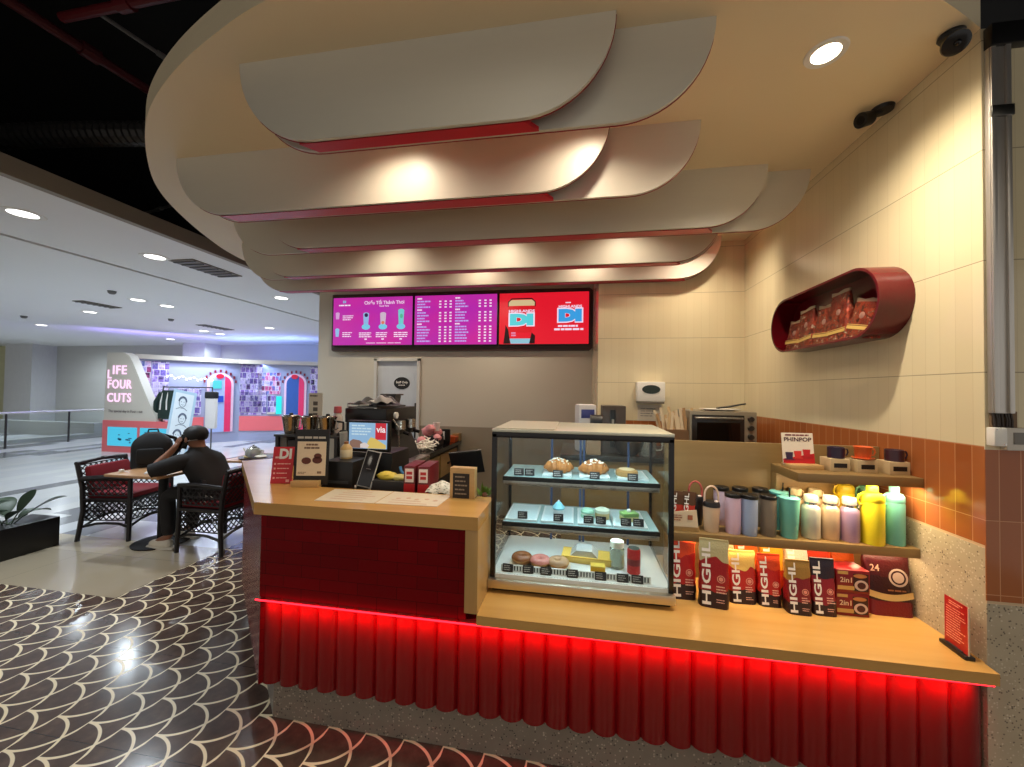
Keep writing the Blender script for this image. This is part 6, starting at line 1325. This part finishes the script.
for s in (-1, 1): MB().tube([(s*.18, 0, .62), (s*.28-.03, -.01, .40), (s*.27-.07, -.02, .02)], [.06, .065, .05], 8).build('sleeve', pm(24, 46, 40, .8, 0, 'green_cloth', .2), t)
mb = MB(); [mb.tube([(s*.07, -.06, .66), (s*.08-.02, -.09, .42), (s*.09-.03, -.09, .22)], .014, 6) for s in (-1, 1)]; mb.build('strap', WHITE, t); MB().tube([(0, 0, .68), (0, 0, .74), (.02, 0, .77)], .006, 6).build('hook', CHROME, t)
t = thing('white_apparel', 'white garment with black hood on the rail, right of the banner', 'garment', (-8.40, 7.74, .62)); t.scale = (.8, .8, .85)
MB().box(-.17, .17, -.06, .06, 0, .86, .05).build('cloth', pm(226, 220, 216, .7), t); MB().box(-.18, .18, -.075, .075, .82, 1.02, .05).build('black_hood', pm(30, 32, 36, .6), t)
# ------------------------------------------------------------------ hall fittings
t = thing('glass_railing', 'glass balustrade with steel posts and handrail along the far left void', 'railing', (-14.0, 8.5, 0))
for y in (5.0, 6.2, 7.42, 8.63, 9.85, 11.1): MB().cyl((0, y-8.5, 0), (0, y-8.5, .86), .022, n=10).build('post', pm(70, 68, 68, .3, .6), t)
MB().tube([(0, -3.6, .87), (0, 2.7, .87)], .032, 8).build('handrail', STEEL, t); MB().box(-.008, .008, -3.5, 2.6, .10, .82).build('glass_pane', GLASS, t, smooth=False)
struct(MB().box(-21, -14.6, 9.6, 9.9, 0, .42).box(-14.9, -14.6, 5, 9.6, 0, .12).build('trim_3', pm(150, 150, 144, .6, 0, 'parapet_grey'), smooth=False))
def vent(x, y, sx, sy, label):
    t = thing('ceiling_vent', label, 'vent', (x, y, 3.1), 0, 'hall ceiling air vents')
    MB().box(-sx, sx, -sy, sy, -.012, 0).build('frame', pm(120, 112, 100, .5), t, smooth=False)
    mb = MB(); n = 7
    for i in range(n): yy = -sy*.85+1.7*sy*i/(n-1); mb.box(-sx*.88, sx*.88, yy-.012, yy+.012, -.022, -.012)
    mb.build('louvre', pm(70, 66, 62, .5), t, smooth=False)
vent(-4.62, 4.15, .17, .34, 'dark square louvred ceiling vent close to the shop canopy'); vent(-8.75, 5.75, .12, .30, 'narrow ceiling air slot between the bright lamps and far left'); vent(-8.95, 8.3, .14, .4, 'narrow far ceiling air slot near the booth header')
for i, (px, py) in enumerate([(171, 319), (24, 316), (112, 291)]):
    p = at(px, py, Z=3.1); t = thing('smoke_detector', ['small dark ceiling detector near the middle of the hall', 'small ceiling detector far left over the hall', 'pale flat ceiling detector beside the bright pair'][i], 'detector', p, 0, 'small ceiling detectors')
    MB().lathe([(0, -.05), (.03, -.05), (.05, -.03), (.055, 0), (0, 0)], 18).build('housing', pm(110, 108, 106, .5), t)
# ------------------------------------------------------------------ pipes and duct in the dark void
t = thing('flexible_duct', 'crinkled silver grey flexible duct in the dark ceiling void', 'duct', (-4.4, 2.6, 3.72))
pth = []; rr = []
for i in range(80):
    u = i/79; pth.append((-1.2+2.5*u, -.15+.28*u, .03*sin(3*u))); rr.append(.088+(.012 if i % 2 else 0))
MB().tube(pth, rr, 12).build('duct_skin', pm(60, 58, 57, .45, .4, 'foil_duct', .3), t, ang=20)
def pipe(a, b, r, col, label):
    a, b = Vector(a), Vector(b); t = thing('ceiling_pipe', label, 'pipe', (a+b)/2, 0, 'pipes in the ceiling void'); h = (b-a)/2
    MB().cyl(-h, h, r, n=10).build('tube', pm(*col, .45, 0, 'pipe_paint'), t); MB().cyl(-h*.1-h.normalized()*.05, -h*.1+h.normalized()*.05, r*1.5, n=10).build('coupling', pm(*col, .45), t)
pipe((-3.60, 1.2, 4.0), (-3.35, 3.4, 4.0), .035, (70, 10, 18), 'dark red sprinkler pipe running back through ceiling void')
pipe((-3.34, 1.95, 4.0), (-2.2, 1.93, 4.0), .028, (96, 16, 24), 'thin red sprinkler branch pipe crossing the ceiling void')
pipe((-3.2, 2.0, 4.1), (-3.0, 2.9, 4.1), .014, (110, 106, 104), 'thin grey rod near top of the ceiling void')
pipe((-5.6, 4.0, 3.75), (-4.3, 3.7, 3.75), .016, (120, 116, 112), 'thin grey rod low in the ceiling void near canopy')

# =================================================================== RENDER LOOK
SC.view_settings.view_transform = 'Standard'; SC.view_settings.look = 'None'; SC.view_settings.gamma = 1; SC.view_settings.use_curve_mapping = False
SC.view_settings.exposure = -0.15
SC.cycles.use_denoising = True; SC.cycles.max_bounces = 10; SC.cycles.diffuse_bounces = 4; SC.cycles.transparent_max_bounces = 16
SC.cycles.sample_clamp_indirect = 6
